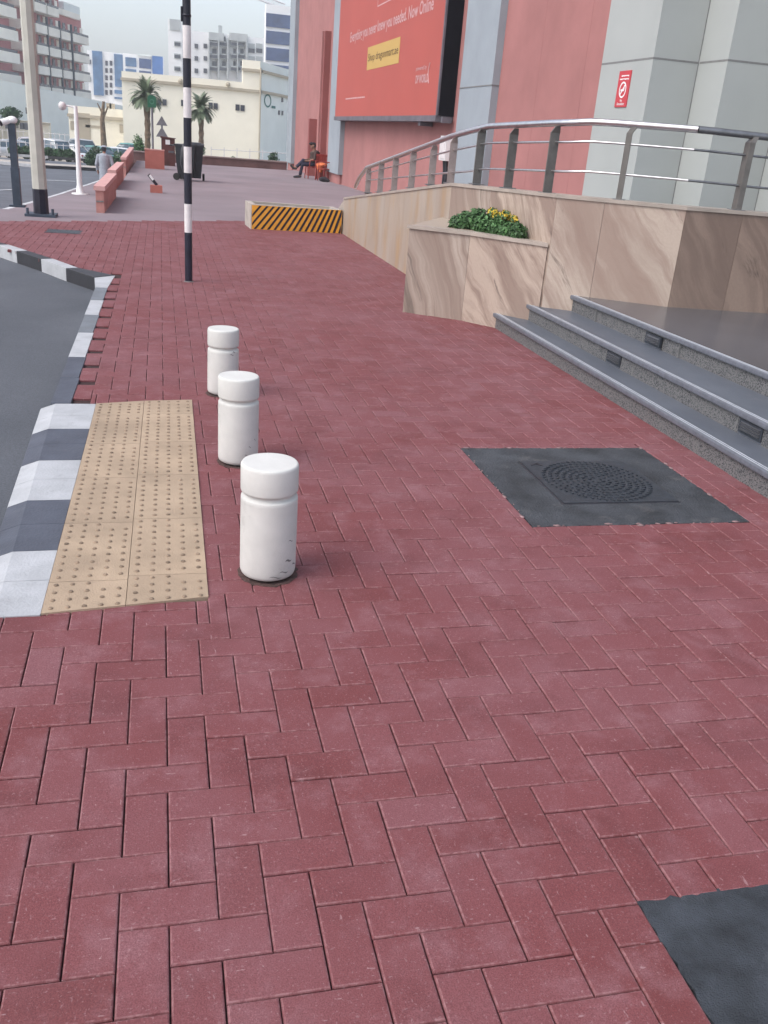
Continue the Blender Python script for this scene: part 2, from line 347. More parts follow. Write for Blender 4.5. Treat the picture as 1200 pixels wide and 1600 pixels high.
M['towerwhite'] = surf('tower_parapet', (.86, .83, .75), .9, .06, .2)
M['glassblue'] = surf('blue_curtain_glass', (.10, .20, .36), .25, .2, .4, spec=.6)
M['glassnavy'] = surf('navy_glass', (.05, .085, .2), .25, .2, .3, spec=.6)
M['glassdk'] = surf('dark_window_glass', (.06, .065, .085), .25, .2, 1, spec=.6)
M['greyclad'] = surf('grey_balcony_cladding', (.46, .49, .49), .8, .08, .4)
M['leaf'] = surf('shrub_leaf', (.06, .135, .045), .6, .2, 9, attr='tone', avar=.65)
M['leaf2'] = surf('dark_leaf', (.035, .085, .035), .6, .2, 6, attr='tone', avar=.6)
M['flower'] = surf('yellow_petal', (.60, .43, .05), .6, .1, 9, attr='tone', avar=.25)
M['palm'] = surf('palm_frond', (.11, .145, .085), .6, .2, 3, attr='tone', avar=.5)
M['bark'] = surf('palm_bark', (.17, .12, .08), .9, .3, 4, .5, 15)
M['soil'] = surf('soil', (.16, .12, .09), .95, .3, 20, .5, 60)
M['signgreen'] = surf('green_sign_plate', (.02, .13, .07), .5, .08, 6)
M['signback'] = surf('grey_sign_back', (.19, .19, .21), .5, .1, 5, metal=.3)
M['skin'] = surf('skin', (.27, .145, .10), .6, .08, 9)
M['tee'] = surf('brown_shirt', (.06, .035, .032), .85, .15, 20)
M['vest'] = surf('dark_vest', (.022, .018, .024), .85, .2, 20)
M['navy'] = surf('navy_trousers', (.022, .022, .045), .85, .2, 20)
M['robe'] = surf('grey_robe', (.30, .33, .38), .9, .1, 8)
M['shoe'] = surf('dark_shoe', (.045, .045, .05), .6, .2, 20)
M['redplastic'] = surf('red_chair_plastic', (.26, .03, .025), .4, .1, 8)
M['orange'] = surf('orange_cloth', (.62, .16, .06), .8, .15, 12)
M['tyre'] = surf('rubber', (.02, .02, .02), .8, .1, 9)
M['rim'] = surf('alloy', (.45, .45, .47), .35, .1, 9, metal=.7)
M['carglass'] = surf('car_glass', (.045, .08, .11), .12, .1, 3, spec=.8)
M['lens'] = surf('lamp_lens', (.6, .62, .65), .2, .1, 3)
M['redlens'] = surf('tail_lens', (.3, .02, .02), .25, .1, 3)
for nm, c in (('carwhite', (.66, .69, .72)), ('carsilver', (.38, .41, .45)), ('carblue', (.10, .17, .25)), ('cargreen', (.10, .30, .29)), ('carpink', (.52, .50, .53))):
    M[nm] = surf('paint_' + nm[3:], c, .3, .04, 3, spec=.5, coat=.4)
M['line'] = surf('road_line_paint', (.58, .60, .62), .7, .12, 5, dirt=.4, dcol=(.25, .26, .27), dscale=5)
M['picket'] = surf('pale_fence_paint', (.62, .60, .62), .6, .06, 5)

# ================================================================== GROUND, ROAD, PAVING
def sheet(name, xs, ys, zf, mat, kind='structure'):
    nx, ny = len(xs), len(ys)
    vs = [(x, y, zf(x, y)) for y in ys for x in xs]
    fs = [(j * nx + i, j * nx + i + 1, (j + 1) * nx + i + 1, (j + 1) * nx + i) for j in range(ny - 1) for i in range(nx - 1)]
    b = MB(); b.add(vs, fs); o = b.build(name, mat); return tag(o, kind=kind)
YS = [-40, 0, 14, 20, 28, 36, 45, 54, 62, 70, 80, 90, 120, 200, 500, 1500]
sheet('ground', [-900, -200, -60, -20, -5, 5, 20, 60, 200, 900], YS, lambda x, y: min(zr(y), 0) - .32, M['ground'])
# near road beside the kerb
RO = [(-30, 2.3), (-.52, 2.3), (-.52, 9.68), (-.68, 9.9), (-1.0, 10.35), (-1.9, 11.72), (-3.4, 13.6), (-5.6, 15.9), (-30, 15.9)]
b = MB(); b.prism(RO, -.3, -.13); tag(b.build('road', M['road']), kind='structure')

# white edge line of the far road, traced on the sloping ground
LN = [gzr(u, v) for u, v in ((-60, 343), (0, 328), (50, 315), (95, 302), (122, 293), (143, 286))]
LN.append(LN[-1] + (LN[-1] - LN[-2]).normalized() * 14); LN[-1].z = zr(LN[-1].y)
LN = [Vector((p.x, p.y, zr(p.y))) for p in LN]
# far road sheet (left of the line)
ROADY = [LN[0].y] + [p.y for p in LN[1:]] + [60, 70]
vs = []; fs = []
LX = [p.x for p in LN] + [-1.5, -1.5]
for i, y in enumerate(ROADY):
    vs += [(-120, y, zr(y) - .02), (LX[i], y, zr(y) - .02)]
fs = [(2 * i, 2 * i + 1, 2 * i + 3, 2 * i + 2) for i in range(len(ROADY) - 1)]
b = MB(); b.add(vs, fs); 
b.add([(-120, 15.95, -.04), (-5, 15.95, -.04), (LN[0].x, LN[0].y, -.02), (-120, LN[0].y, -.02)], [(0, 1, 2, 3)])
tag(b.build('far_road', M['road2']), kind='structure')
b = MB()
for p, q in zip(LN[:-1], LN[1:]):
    n = max(1, int((q - p).length / 1.2))
    for k in range(n):
        a = p.lerp(q, k / n); c = p.lerp(q, (k + .93) / n); d = (c - a).normalized(); s_ = Vector((-d.y, d.x, 0)) * .06
        b.add([a - s_ - Vector((0, 0, .008)), c - s_ - Vector((0, 0, .008)), c + s_ - Vector((0, 0, .008)), a + s_ - Vector((0, 0, .008))], [(0, 1, 2, 3)])
tag(b.build('road_line', M['line']), kind='structure')
b = MB()
for u0, v0, u1, v1 in ((-30, 297, 21, 296), (70, 281, 118, 283)):
    p = gzr(u0, v0); q = gzr(u1, v1); d = (q - p).normalized(); s_ = Vector((-d.y, d.x, 0)) * .09; k = Vector((0, 0, .006))
    p.z = zr(p.y) - .012; q.z = zr(q.y) - .012
    b.add([p - s_ + k, q - s_ + k, q + s_ + k, p + s_ + k], [(0, 1, 2, 3)])
tag(b.build('lane_marking', M['line']), kind='structure')
# side walk strip between far road line and the plaza benches (follows the slope)
strip = []; n = len(LN)
b = MB(); vs = []
for p in LN: vs += [(p.x, p.y, zr(p.y) - .012), (max(-.95, p.x + .3), p.y, zr(p.y) - .012)]
b.add(vs, [(2 * i, 2 * i + 1, 2 * i + 3, 2 * i + 2) for i in range(n - 1)])
b.add([(-4.2, 14.6, -.012), (-.95, 14.6, -.012), (-.95, LN[0].y, -.012), (LN[0].x, LN[0].y, -.012)], [(0, 1, 2, 3)])
tag(b.build('side_path', M['plaza']), kind='structure')
# plaza slab
PZ = [(-7.5, 12.4), (-2.22, 13.95), (1.3, 16.0), (1.3, 14.6), (3.2, 14.6), (9.5, 14.6), (9.5, 46), (5.6, 44.2), (-1.0, 42.5), (-1.0, 16.4), (-4.3, 15.6), (-7.5, 15.3)]
b = MB(); b.prism(PZ, [-2.6] * len(PZ), [plz(p[1]) - .004 for p in PZ]); tag(b.build('plaza', M['plaza']), kind='structure')

# red herringbone paving, one bevelled brick at a time
EXC = [(-.385, .128, 2.745, 5.11), (1.53, 2.60, 3.285, 4.322), (.9875, 3.2, -.5, 1.2905)]
def subtract(r, e):
    x0, x1, y0, y1 = r; a0, a1, b0, b1 = e
    if x1 <= a0 or x0 >= a1 or y1 <= b0 or y0 >= b1: return [r]
    o = []
    if x0 < a0: o.append((x0, a0, y0, y1))
    if x1 > a1: o.append((a1, x1, y0, y1))
    m0, m1 = max(x0, a0), min(x1, a1)
    if y0 < b0: o.append((m0, m1, y0, b0))
    if y1 > b1: o.append((m0, m1, b1, y1))
    return o
def in_poly(x, y, P):
    c = False
    for i in range(len(P)):
        (x1, y1), (x2, y2) = P[i], P[i - 1]
        if (y1 > y) != (y2 > y) and x < (x2 - x1) * (y - y1) / (y2 - y1) + x1: c = not c
    return c
RED = [(-2.4, .3), (3.2, .3), (2.9, 7.6), (2.95, 8.0), (2.9, 15.3), (1.42, 15.3), (1.42, 16.17), (-2.22, 14.1), (-6.9, 12.6), (-6.9, 15), (-4.2, 14.1), (-1.95, 11.68), (-1.0, 10.3), (-.66, 9.78), (-.46, 9.72), (-.50, 5.12), (-.37, 5.10), (-.37, 2.69), (-2.4, 2.69)]
vs = []; fs = []; tone = []; edge = []
def brick(x0, x1, y0, y1):
    g = .0011; x0 += g + random.uniform(-.0005, .0012); x1 -= g; y0 += g; y1 -= g + random.uniform(-.0005, .0008)
    if x1 - x0 < .012 or y1 - y0 < .012: return
    if y0 < 6: dz = random.gauss(0, .0008)
    else: dz = random.gauss(0, .0005)
    tx, ty = random.gauss(0, .006), random.gauss(0, .006)
    cx, cy = (x0 + x1) / 2, (y0 + y1) / 2; c = .0042
    k = len(vs)
    for ins, z in ((0, -.03), (0, -.0042), (c * .35, -.0014), (c, 0)):
        for x, y in ((x0 + ins, y0 + ins), (x1 - ins, y0 + ins), (x1 - ins, y1 - ins), (x0 + ins, y1 - ins)):
            vs.append((x, y, z + dz + (x - cx) * tx + (y - cy) * ty))
    for q in (0, 4, 8):
        for i in range(4): j = (i + 1) % 4; fs.append((k + q + i, k + q + j, k + q + 4 + j, k + q + 4 + i))
    fs.append((k + 12, k + 13, k + 14, k + 15))
    t_ = min(1, max(0, random.gauss(.48, .17)))
    if random.random() < .02: t_ = random.uniform(.9, 1)
    tone.extend([t_] * 13); edge.extend([0] * 4 + [.35] * 4 + [.6] * 4 + [0])
X0, Y0 = -.012, 1.29
for i in range(-75, 36):
    for j in range(-10, 150):
        k = (i + j) % 4
        if k == 0: r = (i, i + 2, j, j + 1)
        elif k == 2: r = (i, i + 1, j, j + 2)
        else: continue
        r = (X0 + r[0] * .1, X0 + r[1] * .1, Y0 + r[2] * .1, Y0 + r[3] * .1)
        if not in_poly((r[0] + r[1]) / 2, (r[2] + r[3]) / 2, RED): continue
        rs = [r]
        for e in EXC: rs = [q for s_ in rs for q in subtract(s_, e)]
        for q in rs: brick(*q)
me = bpy.data.meshes.new('paving'); me.from_pydata(vs, [], fs)
at = me.attributes.new('tone', 'FLOAT', 'FACE'); at.data.foreach_set('value', tone)
at = me.attributes.new('edge', 'FLOAT', 'FACE'); at.data.foreach_set('value', edge)
tag(link_mesh('paving', me, M['brick']), kind='structure')
b = MB(); b.prism([(-6.9, .1), (4, .1), (4, 15.4), (1.3, 15.4), (1.3, 16.1), (-2.2, 14.08), (-6.9, 12.4)][:0] or [(-2.4, .1), (4, .1), (4, 15.4), (1.4, 15.4), (1.4, 16.1), (-2.22, 14.0), (-4.0, 13.6), (-1.9, 11.72), (-.6, 9.75), (-.48, 9.6), (-.52, 2.66), (-2.4, 2.66)], -.3, -.0125)
tag(b.build('paving_bed', M['bed']), kind='structure')

# ------------------------------------------------------------------ kerbs
def seg_kerb(name, stones, label, cat='kerb'):
    """stones: list of (quad top corners ccw, ztop, zbot, material, crease) each its own part"""
    t = empty(name, (stones[0][0][0][0], stones[0][0][0][1], 0), 0, label, cat)
    for q, zt, zb, m in stones:
        cx = sum(p[0] for p in q) / 4; cy = sum(p[1] for p in q) / 4
        mb = MB(); ins = .008; g = .003
        def sh(p, a): d = Vector((cx - p[0], cy - p[1])); l = d.length; return (p[0] + d.x / l * a, p[1] + d.y / l * a)
        P0 = [sh(p, g) for p in q]; P1 = [sh(p, g + ins) for p in q]
        v = [(*p, zb) for p in P0] + [(*p, zt - ins) for p in P0] + [(*p, zt - ins * .3) for p in [sh(p, g + ins * .4) for p in q]] + [(*p, zt) for p in P1]
        f = [(3, 2, 1, 0), (12, 13, 14, 15)] + [(k + i, k + (i + 1) % 4, k + 4 + (i + 1) % 4, k + 4 + i) for k in (0, 4, 8) for i in range(4)]
        mb.add(v, f); mb.build('kerb_stone', m, t)
    return t
# dropped kerb beside the tactile paving: flat top with a bevel falling to the road
t = empty('dropped_kerb', (-.5, 2.7, 0), 0, 'wide lowered kerb of white and grey blocks beside the buff tactile paving', 'kerb')
ys = [2.684, 2.93, 3.17, 3.415, 3.661, 3.905, 4.148, 4.385, 4.621, 4.846, 5.072]
cols = ['kerbwhite', 'kerbwhite', 'kerbgrey', 'kerbgrey', 'kerbwhite', 'kerbwhite', 'kerbgrey', 'kerbgrey', 'kerbwhite', 'kerbwhite']
for i in range(10):
    y0, y1 = ys[i] + .0015, ys[i + 1] - .0015
    def xi(y): return -.404 + (y - 2.684) * .011
    def xc(y): return -.563 - (y - 3.66) * .02
    r = .005
    mb = MB(); v = []
    for y in (y0, y1):
        v += [(xi(y), y, -.15), (xi(y), y, .004), (xc(y), y, .003), (xc(y) - .004, y, .0015), (xc(y) - .078, y, -.026), (xc(y) - .082, y, -.032), (xc(y) - .082, y, -.2)]
    k = 7; f = [(j, j + k, (j + 1) % k + k, (j + 1) % k) for j in range(k)] + [tuple(range(k)), tuple(range(2 * k - 1, k - 1, -1))]
    mb.add(v, f); mb.build('kerb_stone', M[cols[i]], t)
# straight kerb beyond
ky = [5.085, 6.17, 6.925, 7.6, 8.25, 8.9]; kc = ['kerbgrey', 'kerbwhite', 'kerbpale', 'kerbwhite', 'kerbpale']
st = []
for i in range(5):
    a, c = ky[i], ky[i + 1]; n = 2 if c - a > .8 else 1
    for k in range(n):
        y0 = a + (c - a) * k / n; y1 = a + (c - a) * (k + 1) / n
        st.append(([(-.62, y0), (-.512, y0), (-.505, y1), (-.617, y1)], .004, -.25, M[kc[i]]))
seg_kerb('road_kerb', st, 'narrow grey and white striped kerb running away past the dropped kerb')
KP = [(-.66, 9.46), (-.975, 9.98), (-1.28, 10.55), (-1.60, 11.08), (-1.87, 11.53), (-2.45, 12.3), (-3.1, 13.0), (-3.9, 13.75), (-4.8, 14.4), (-5.8, 15.0)]
st = [([(-.617, 8.9), (-.505, 8.9), (-.47, 9.64), (-.66, 9.46)], .004, -.25, M['kerbwhite'])]
for i, (p, q) in enumerate(zip(KP[:-1], KP[1:])):
    d = (Vector(q) - Vector(p)).normalized(); nn = Vector((-d.y, d.x)) * -.13 if False else Vector((d.y, -d.x)) * .13
    if nn.y < 0: nn = -nn
    st.append(([q, p, (p[0] + nn.x, p[1] + nn.y), (q[0] + nn.x, q[1] + nn.y)], .006, -.25, M['kerbblack' if i % 2 == 0 else 'kerbwhite']))
st[1] = ([KP[1], KP[0], (-.47, 9.64), (st[1][0][3])], .006, -.25, M['kerbblack'])
seg_kerb('corner_kerb', st, 'black and white striped kerb turning the corner towards the left edge')
# far kerbs of the road beyond
def far_kerb(name, pts, label, w=.9, h=.16, seg=2.0, cols=('kerbwhite', 'kerbblack')):
    t = empty(name, pts[0], 0, label, 'kerb'); k = 0
    for p, q in zip(pts[:-1], pts[1:]):
        n = max(1, int((q - p).length / seg)); d = (q - p).normalized(); s_ = Vector((-d.y, d.x, 0)) * w
        if s_.y < 0: s_ = -s_
        for i in range(n):
            a = p.lerp(q, i / n); c = p.lerp(q, (i + 1) / n); mb = MB()
            mb.add([a, c, c + s_, a + s_] + [x + Vector((0, 0, h)) for x in (a, c, c + s_, a + s_)], [(3, 2, 1, 0), (4, 5, 6, 7), (0, 1, 5, 4), (1, 2, 6, 5), (2, 3, 7, 6), (3, 0, 4, 7)])
            mb.build('kerb_stone', M[cols[k % 2]], t); k += 1
    return t
def on(u, v): p = gzr(u, v); p.z = zr(p.y); return p
far_kerb('median_kerb', [on(-40, 253), on(55, 262), on(150, 267), on(185, 270)], 'pale kerb with black blocks along the near edge of the road median', .25, .16, 2.2)
far_kerb('parking_kerb', [on(-40, 240), on(75, 248), on(147, 253), on(170, 255)], 'pale kerb with black blocks under the hedge in front of the parked cars', .3, .18, 2.6)
p = [on(-40, 253), on(55, 262), on(150, 267), on(185, 270)]
b = MB(); v = []
for q in p: v += [q + Vector((0, .25, .1)), q + Vector((0, 3.6, .1))]
b.add(v, [(2 * i, 2 * i + 1, 2 * i + 3, 2 * i + 2)[::-1] for i in range(3)]); tag(b.build('median_paving', M['concrete']), kind='structure')

# ------------------------------------------------------------------ tactile paving
t = empty('tactile_paving', (-.13, 3.9, 0), 0, 'buff blister tactile paving patch between the dropped kerb and the white bollards', 'tactile paving')
TY = [2.55, 2.908, 3.409, 3.909, 4.378, 4.86, 5.14]
def tcorner(u, y):   # u 0..1 across
    xl = -.402 + (y - 2.7) * .011; xr = .131 + (y - 2.75) * .008
    return xl + (xr - xl) * u
for r_ in range(6):
    for c_ in range(2):
        u0, u1 = (0, .488) if c_ == 0 else (.492, 1)
        sh = .0 if c_ == 0 else .03
        yb = lambda u: max(TY[r_] + sh, 2.69 + .07 * u) + .0015
        yt = lambda u: min(TY[r_ + 1] + sh, 5.075 + .13 * u) - .0015
        mb = MB(); c = .003
        q = [(tcorner(u0, yb(u0)), yb(u0)), (tcorner(u1, yb(u1)), yb(u1)), (tcorner(u1, yt(u1)), yt(u1)), (tcorner(u0, yt(u0)), yt(u0))]
        mb.prism(q, -.04, .006)
        nx = 5; ny = 8
        y0, y1 = yb(u0), yt(u0)
        ny = max(2, int(round((y1 - y0) / .055)))
        for i in range(nx):
            for j in range(ny):
                u = u0 + (u1 - u0) * (i + .5) / nx; y = y0 + (y1 - y0) * (j + .5) / ny + (u - u0) * .04
                if y > yt(u) - .015 or y < yb(u) + .012: continue
                x = tcorner(u, y)
                mb.lathe((x, y, .0055), [(.0088, 0), (.0082, .003), (.006, .005), (.003, .0058)], 10, 1)
        o = mb.build('tile', [M['tactile'], M['blister']], t)
        a_ = o.data.attributes.new('tone', 'FLOAT', 'FACE'); a_.data.foreach_set('value', [random.random()] * len(o.data.polygons))

# ------------------------------------------------------------------ bollards
def make_bollard(x, y, h, r, label, scuffs, tilt=(0, 0)):
    t = empty('bollard', (x, y, 0), 0, label, 'bollard', 'white concrete bollards beside the tactile paving')
    t.rotation_euler = (tilt[0], tilt[1], 0)
    mb = MB(); n = 48; z0 = .012; hg = h - .115
    prof = [(r * .9, z0), (r * .965, z0 + .004), (r * .995, z0 + .014), (r, z0 + .03), (r * 1.0, hg - .022), (r * .995, hg - .010), (r * .975, hg - .006), (r * .885, hg - .003), (r * .875, hg + .003), (r * .885, hg + .011),
            (r * .985, hg + .014), (r * 1.0, hg + .018), (r * 1.005, hg + .024), (r * 1.005, h - .013), (r * .99, h - .005), (r * .965, h - .001), (r * .92, h)]
    mb.lathe((0, 0, 0), prof, n)
    # gentle hand-made unevenness
    mb.v = [(a * (1 + .006 * math.sin(5 * math.atan2(bb, a) + z * 9)), bb * (1 + .006 * math.sin(3 * math.atan2(bb, a) + z * 14)), z) for a, bb, z in mb.v]
    o = mb.build('body', M['bollard'], t, False)
    mb = MB(); mb.lathe((0, 0, 0), [(r * .72, -.02), (r * .72, .014)], 24); mb.build('base_stub', M['bscuff'], t, False)
    mb = MB(); P = [((r * (1.06 + random.uniform(-.05, .10))) * math.cos(2 * math.pi * k / 40), (r * (1.06 + random.uniform(-.05, .10))) * math.sin(2 * math.pi * k / 40)) for k in range(40)]; mb.prism(P, -.004, .0022); mb.build('mortar_shade_ring', M['shademortar'], t, False)  # dark mortar ring, contact shade at the bollard foot put into its colour
    mb = MB()
    for an, z, wd, hh in scuffs:
        k = 6; rr = r * 1.004; v = []
        for i in range(k + 1):
            a = an + (i / k - .5) * wd / r; e = math.sin(math.pi * i / k) ** .6 * hh * (.7 + .6 * random.random())
            v += [(rr * math.cos(a), rr * math.sin(a), z - e / 2 + .004 * math.sin(i)), (rr * math.cos(a), rr * math.sin(a), z + e / 2 + .004 * math.sin(i))]
        mb.add(v, [(2 * i, 2 * i + 2, 2 * i + 3, 2 * i + 1) for i in range(k)])
    mb.build('scuff_marks', M['bscuff'], t, False)
    return t
R_ = math.radians
make_bollard(.352, 2.935, .432, .1005, 'nearest and largest white bollard, black scuffs low on its right side', [(R_(-45), .16, .03, .003), (R_(-50), .085, .035, .007), (R_(-62), .045, .04, .005), (R_(-30), .06, .03, .005), (R_(-80), .03, .05, .003)], (.004, -.006))
make_bollard(.337, 4.13, .425, .0955, 'middle white bollard, grey smudges down its front right side', [(R_(-40), .13, .012, .004), (R_(-60), .10, .015, .004), (R_(-70), .06, .02, .004)], (-.004, -.004))
make_bollard(.338, 5.33, .395, .0915, 'farthest and smallest white bollard, partly behind the middle one', [(R_(-60), .255, .03, .005), (R_(-50), .27, .02, .004)], (0, .003))

# ------------------------------------------------------------------ manhole in its dark patch
def irregular(x0, x1, y0, y1, step, amp, rs):
    P = []
    def side(a, c, nx, ny):
        n = int((Vector(c) - Vector(a)).length / step)
        for i in range(n):
            q = Vector(a).lerp(Vector(c), i / n); o = rs.uniform(-amp, amp); P.append((q.x + nx * o, q.y + ny * o))
    side((x0, y0), (x1, y0), 0, 1); side((x1, y0), (x1, y1), 1, 0); side((x1, y1), (x0, y1), 0, 1); side((x0, y1), (x0, y0), 1, 0)
    return P
rs = random.Random(3)
t = empty('manhole', (2.07, 3.8, 0), 0, 'square manhole with dotted round cast pattern in a dark cement surround near the steps', 'manhole')
mb = MB(); P = irregular(1.531, 2.599, 3.286, 4.321, .022, .005, rs)
mb.prism(P, -.05, -.0015); mb.build('cement_surround', M['patch'], t)
mb = MB()
for i in range(64):
    s_ = rs.randint(0, 3); u = rs.random()
    x, y = [(1.53 + 1.07 * u, 3.285), (1.53 + 1.07 * u, 4.322), (1.53, 3.285 + 1.037 * u), (2.60, 3.285 + 1.037 * u)][s_]
    if s_ == 1 and u > .7: continue
    x += rs.gauss(0, .006); y += rs.gauss(0, .006); a = rs.choice((.003, .004, .005, .011))
    mb.ico((x, y, .0), a * (2 if s_ < 2 else 1), a * (1 if s_ < 2 else 2), .0025, 1)
tag(mb.build('mortar_crumbs', M['mortar'], t), kind='stuff')
# cover: plate with slot outline, concentric raised tread
cx0, cx1, cy0, cy1 = 1.78, 2.392, 3.53, 4.11
mb = MB(); mb.box(cx0 + .008, cx1 - .008, cy0 + .008, cy1 - .008, -.03, .0016)
cxm, cym = (cx0 + cx1) / 2, (cy0 + cy1) / 2
for ring in range(1, 9):
    r_ = .033 * ring; n = int(2 * math.pi * r_ / .032)
    for k in range(n):
        a = 2 * math.pi * (k + .5 * (ring % 2)) / n
        if abs(r_ * math.cos(a)) > .29 or abs(r_ * math.sin(a)) > .275: continue
        ar = a + .9; ca, sa = math.cos(ar), math.sin(ar)
        mb.obox((cxm + r_ * math.cos(a), cym + r_ * math.sin(a), .004), (ca, sa, 0), (-sa, ca, 0), (0, 0, 1), .0095, .0048, .0035)
mb.build('cover', M['castiron'], t)
mb = MB()
for x0, x1, y0, y1 in ((cx0 - .004, cx1, cy0 - .003, cy0 + .008), (cx0 - .004, cx0 + .008, cy0 + .008, cy1), (cx0 + .008, cx1 - .2, cy1 - .007, cy1)):
    mb.box(x0, x1, y0, y1, -.03, -.0006)
mb.build('slot', M['black'], t)
mb = MB(); mb.obox((1.797, 3.86, .001), (1, 0, 0), (0, 1, 0), (0, 0, 1), .012, .018, .001); mb.obox((1.85, 4.06, .002), (.8, .6, 0), (-.6, .8, 0), (0, 0, 1), .03, .005, .002); mb.obox((1.87, 4.05, .002), (.6, -.8, 0), (.8, .6, 0), (0, 0, 1), .02, .005, .002)
mb.build('key_slot', M['black'], t)
mb = MB(); P = irregular(.989, 3.1, -.3, 1.296, .02, .006, rs); mb.prism(P, -.05, -.001)
tag(mb.build('cement_patch', surf('dark_blue_screed', (.038, .044, .054), .75, .35, 7, .7, 260, dirt=.6, dcol=(.12, .13, .145), dscale=6)), 'rough dark cement patch cut into the red paving at the bottom right corner', 'patch')
# drain slot far left
g = gz(100, 362); b = MB()
for k in range(7): b.box(g.x - .21 + .06 * k, g.x - .165 + .06 * k, g.y - .16, g.y + .16, -.02, .003)
b.box(g.x - .23, g.x + .23, g.y - .2, g.y - .16, -.02, .004); b.box(g.x - .23, g.x + .23, g.y + .16, g.y + .2, -.02, .004); b.box(g.x - .22, g.x + .22, g.y - .16, g.y + .16, -.02, .0012)
tag(b.build('drain_grate', M['castiron']), 'small dark drain grate set in red paving near the lamp pole', 'drain')

# ================================================================== STEPS
def line_x(k, y):   # front line of each step
    return (2.862, 3.075 + (5 - y) * .006, 3.335 + max(0, 7 - y) * .035)[k]
t = empty('granite_steps', (2.9, 5, 0), 0, 'three grey granite steps with pale nosings climbing to the landing at right', 'steps')
RZ = .13; NEAR, FAR = -1.5, 8.0
for k in range(3):
    xa, xb = line_x(k, NEAR), line_x(k, FAR if k == 0 else 7.6)
    fy = FAR if k == 0 else 7.6
    z0, z1 = k * RZ, (k + 1) * RZ
    back = 9.0 if k == 2 else None
    s = MB(); s.prism([(xa + .02, NEAR), (4.0, NEAR), (4.0, fy), (xb + .02, fy)], -.05 if k == 0 else z0 - .03, z1 - .032)
    so_ = s.build('step', M['granite'], t)
    far_x = 9.5 if k == 2 else 3.62
    s = MB()
    # tread slab with rounded nose
    pr = [(0, -.030), (-.003, -.026), (-.003, -.006), (-.001, -.002), (.004, 0)]
    v = []
    for y, x in ((NEAR, xa), (fy, xb)): v += [(x + a, y, z1 + c) for a, c in pr] + [(x + .045, y, z1), (x + .045, y, z1 - .032), (x, y, z1 - .032)]
    m_ = 8; s.add(v, [(j + m_, j, (j + 1) % m_, (j + 1) % m_ + m_) for j in range(m_)])
    s.build('nosing', M['nosing'], so_)
    s = MB(); s.prism([(xa + .045, NEAR), (far_x, NEAR), (far_x, fy), (xb + .045, fy)], z1 - .032, z1 - .0015); s.build('tread', M['landing' if k == 2 else 'honed'], so_)
    s = MB()
    for off in (.016, .034): s.prism([(xa + off, NEAR), (xa + off + .006, NEAR), (xb + off + .006, fy), (xb + off, fy)], z1 - .001, z1 + .0012)
    s.build('grip_strip', M['strip'], so_)
    for yy in np.arange(3.0, 7.5, 1.22):
        s = MB(); x = line_x(k, yy) + .0195; s.box(x - .002, x + .01, yy - .002, yy + .002, z0, z1 - .033); s.build('riser_joint', M['joint'], so_)
for k, u, v in ((2, 1022, 523), (1, 961, 553), (1, 1178, 653)):
    p = atX(u, v, line_x(k, 5) + .02); 
    for _ in range(3): p = atX(u, v, line_x(k, p.y) + .02)
    zc = k * RZ + .05; x = line_x(k, p.y) + .02
    g_ = MB(); g_.box(x - .006, x + .012, p.y - .105, p.y + .105, zc - .038, zc + .038); o = g_.build('step_light', M['castiron'], t); o['label'] = 'small louvred step light set in a riser'
    g_ = MB(); g_.box(x - .0075, x - .004, p.y - .088, p.y + .088, zc - .026, zc + .026); g_.build('lens', M['bingrey'], o)
    g_ = MB()
    for q in range(3): g_.obox((x - .011, p.y, zc - .017 + .017 * q), (1, 0, .5), (0, 1, 0), (-.5, 0, 1), .004, .086, .002)
    g_.build('louvre', M['steeldark'], o)
    g_ = MB(); g_.box(x - .001, x + .01, p.y - .108, p.y + .108, k * RZ + .001, zc - .039); g_.build('light_surround', M['honed'], o)

# ================================================================== MARBLE RAMP WALL
W = [(2.85, 14.95), (2.83, 9.15), (3.15, 7.25), (4.03, 6.72), (4.88, 6.60), (6.6, 6.30), (9.4, 5.9)]
WT = [.56, 1.13, 1.178, 1.178, 1.176, 1.17, 1.16]
def offs(P, d):
    out = []
    for i, p in enumerate(P):
        a = Vector(P[max(i - 1, 0)]); c = Vector(P[min(i + 1, len(P) - 1)]); q = (c - a).normalized(); out.append((p[0] - q.y * d, p[1] + q.x * d))
    return out
t = empty('marble_ramp_wall', (2.83, 9.15, 0), 0, 'long veined beige marble parapet wall of the ramp behind the steps', 'wall')
def wpt(i, f): a, c = Vector(W[i]), Vector(W[i + 1]); return a.lerp(c, f), WT[i] + (WT[i + 1] - WT[i]) * f
def wall_panel(i, f0, f1, mat, z0=-.2, lab=None, th=.16):
    (a, za), (c, zc) = wpt(i, f0), wpt(i, f1); d = (c - a).normalized(); a2 = a + d * .0012; c2 = c - d * .0012; nrm = Vector((-d.y, d.x)) * th
    b_ = MB(); b_.prism([a2, c2, c2 + nrm, a2 + nrm], [z0] * 4, [za - .03, zc - .03, zc - .03, za - .03])
    o = b_.build('marble_panel', mat, t); wall_uv(o, a, d, (random.uniform(0, 30), random.uniform(0, 30)))
    if lab: o['label'] = lab
    return o
for f0, f1 in ((0, .16), (.16, .33), (.33, .5), (.5, .67), (.67, .84), (.84, 1)): wall_panel(0, f0, f1, M['marbleS'])
wall_panel(1, 0, .42, M['marbleB']); wall_panel(1, .42, 1, M['marbleC'])
wall_panel(2, 0, .38, M['marbleA']); wall_panel(2, .38, 1, M['marbleA'])
wall_panel(3, 0, .55, M['marbleShaded'], lab='marble panel with shade put into its colour'); wall_panel(3, .55, 1, M['marbleShaded'], lab='marble panel with shade put into its colour')
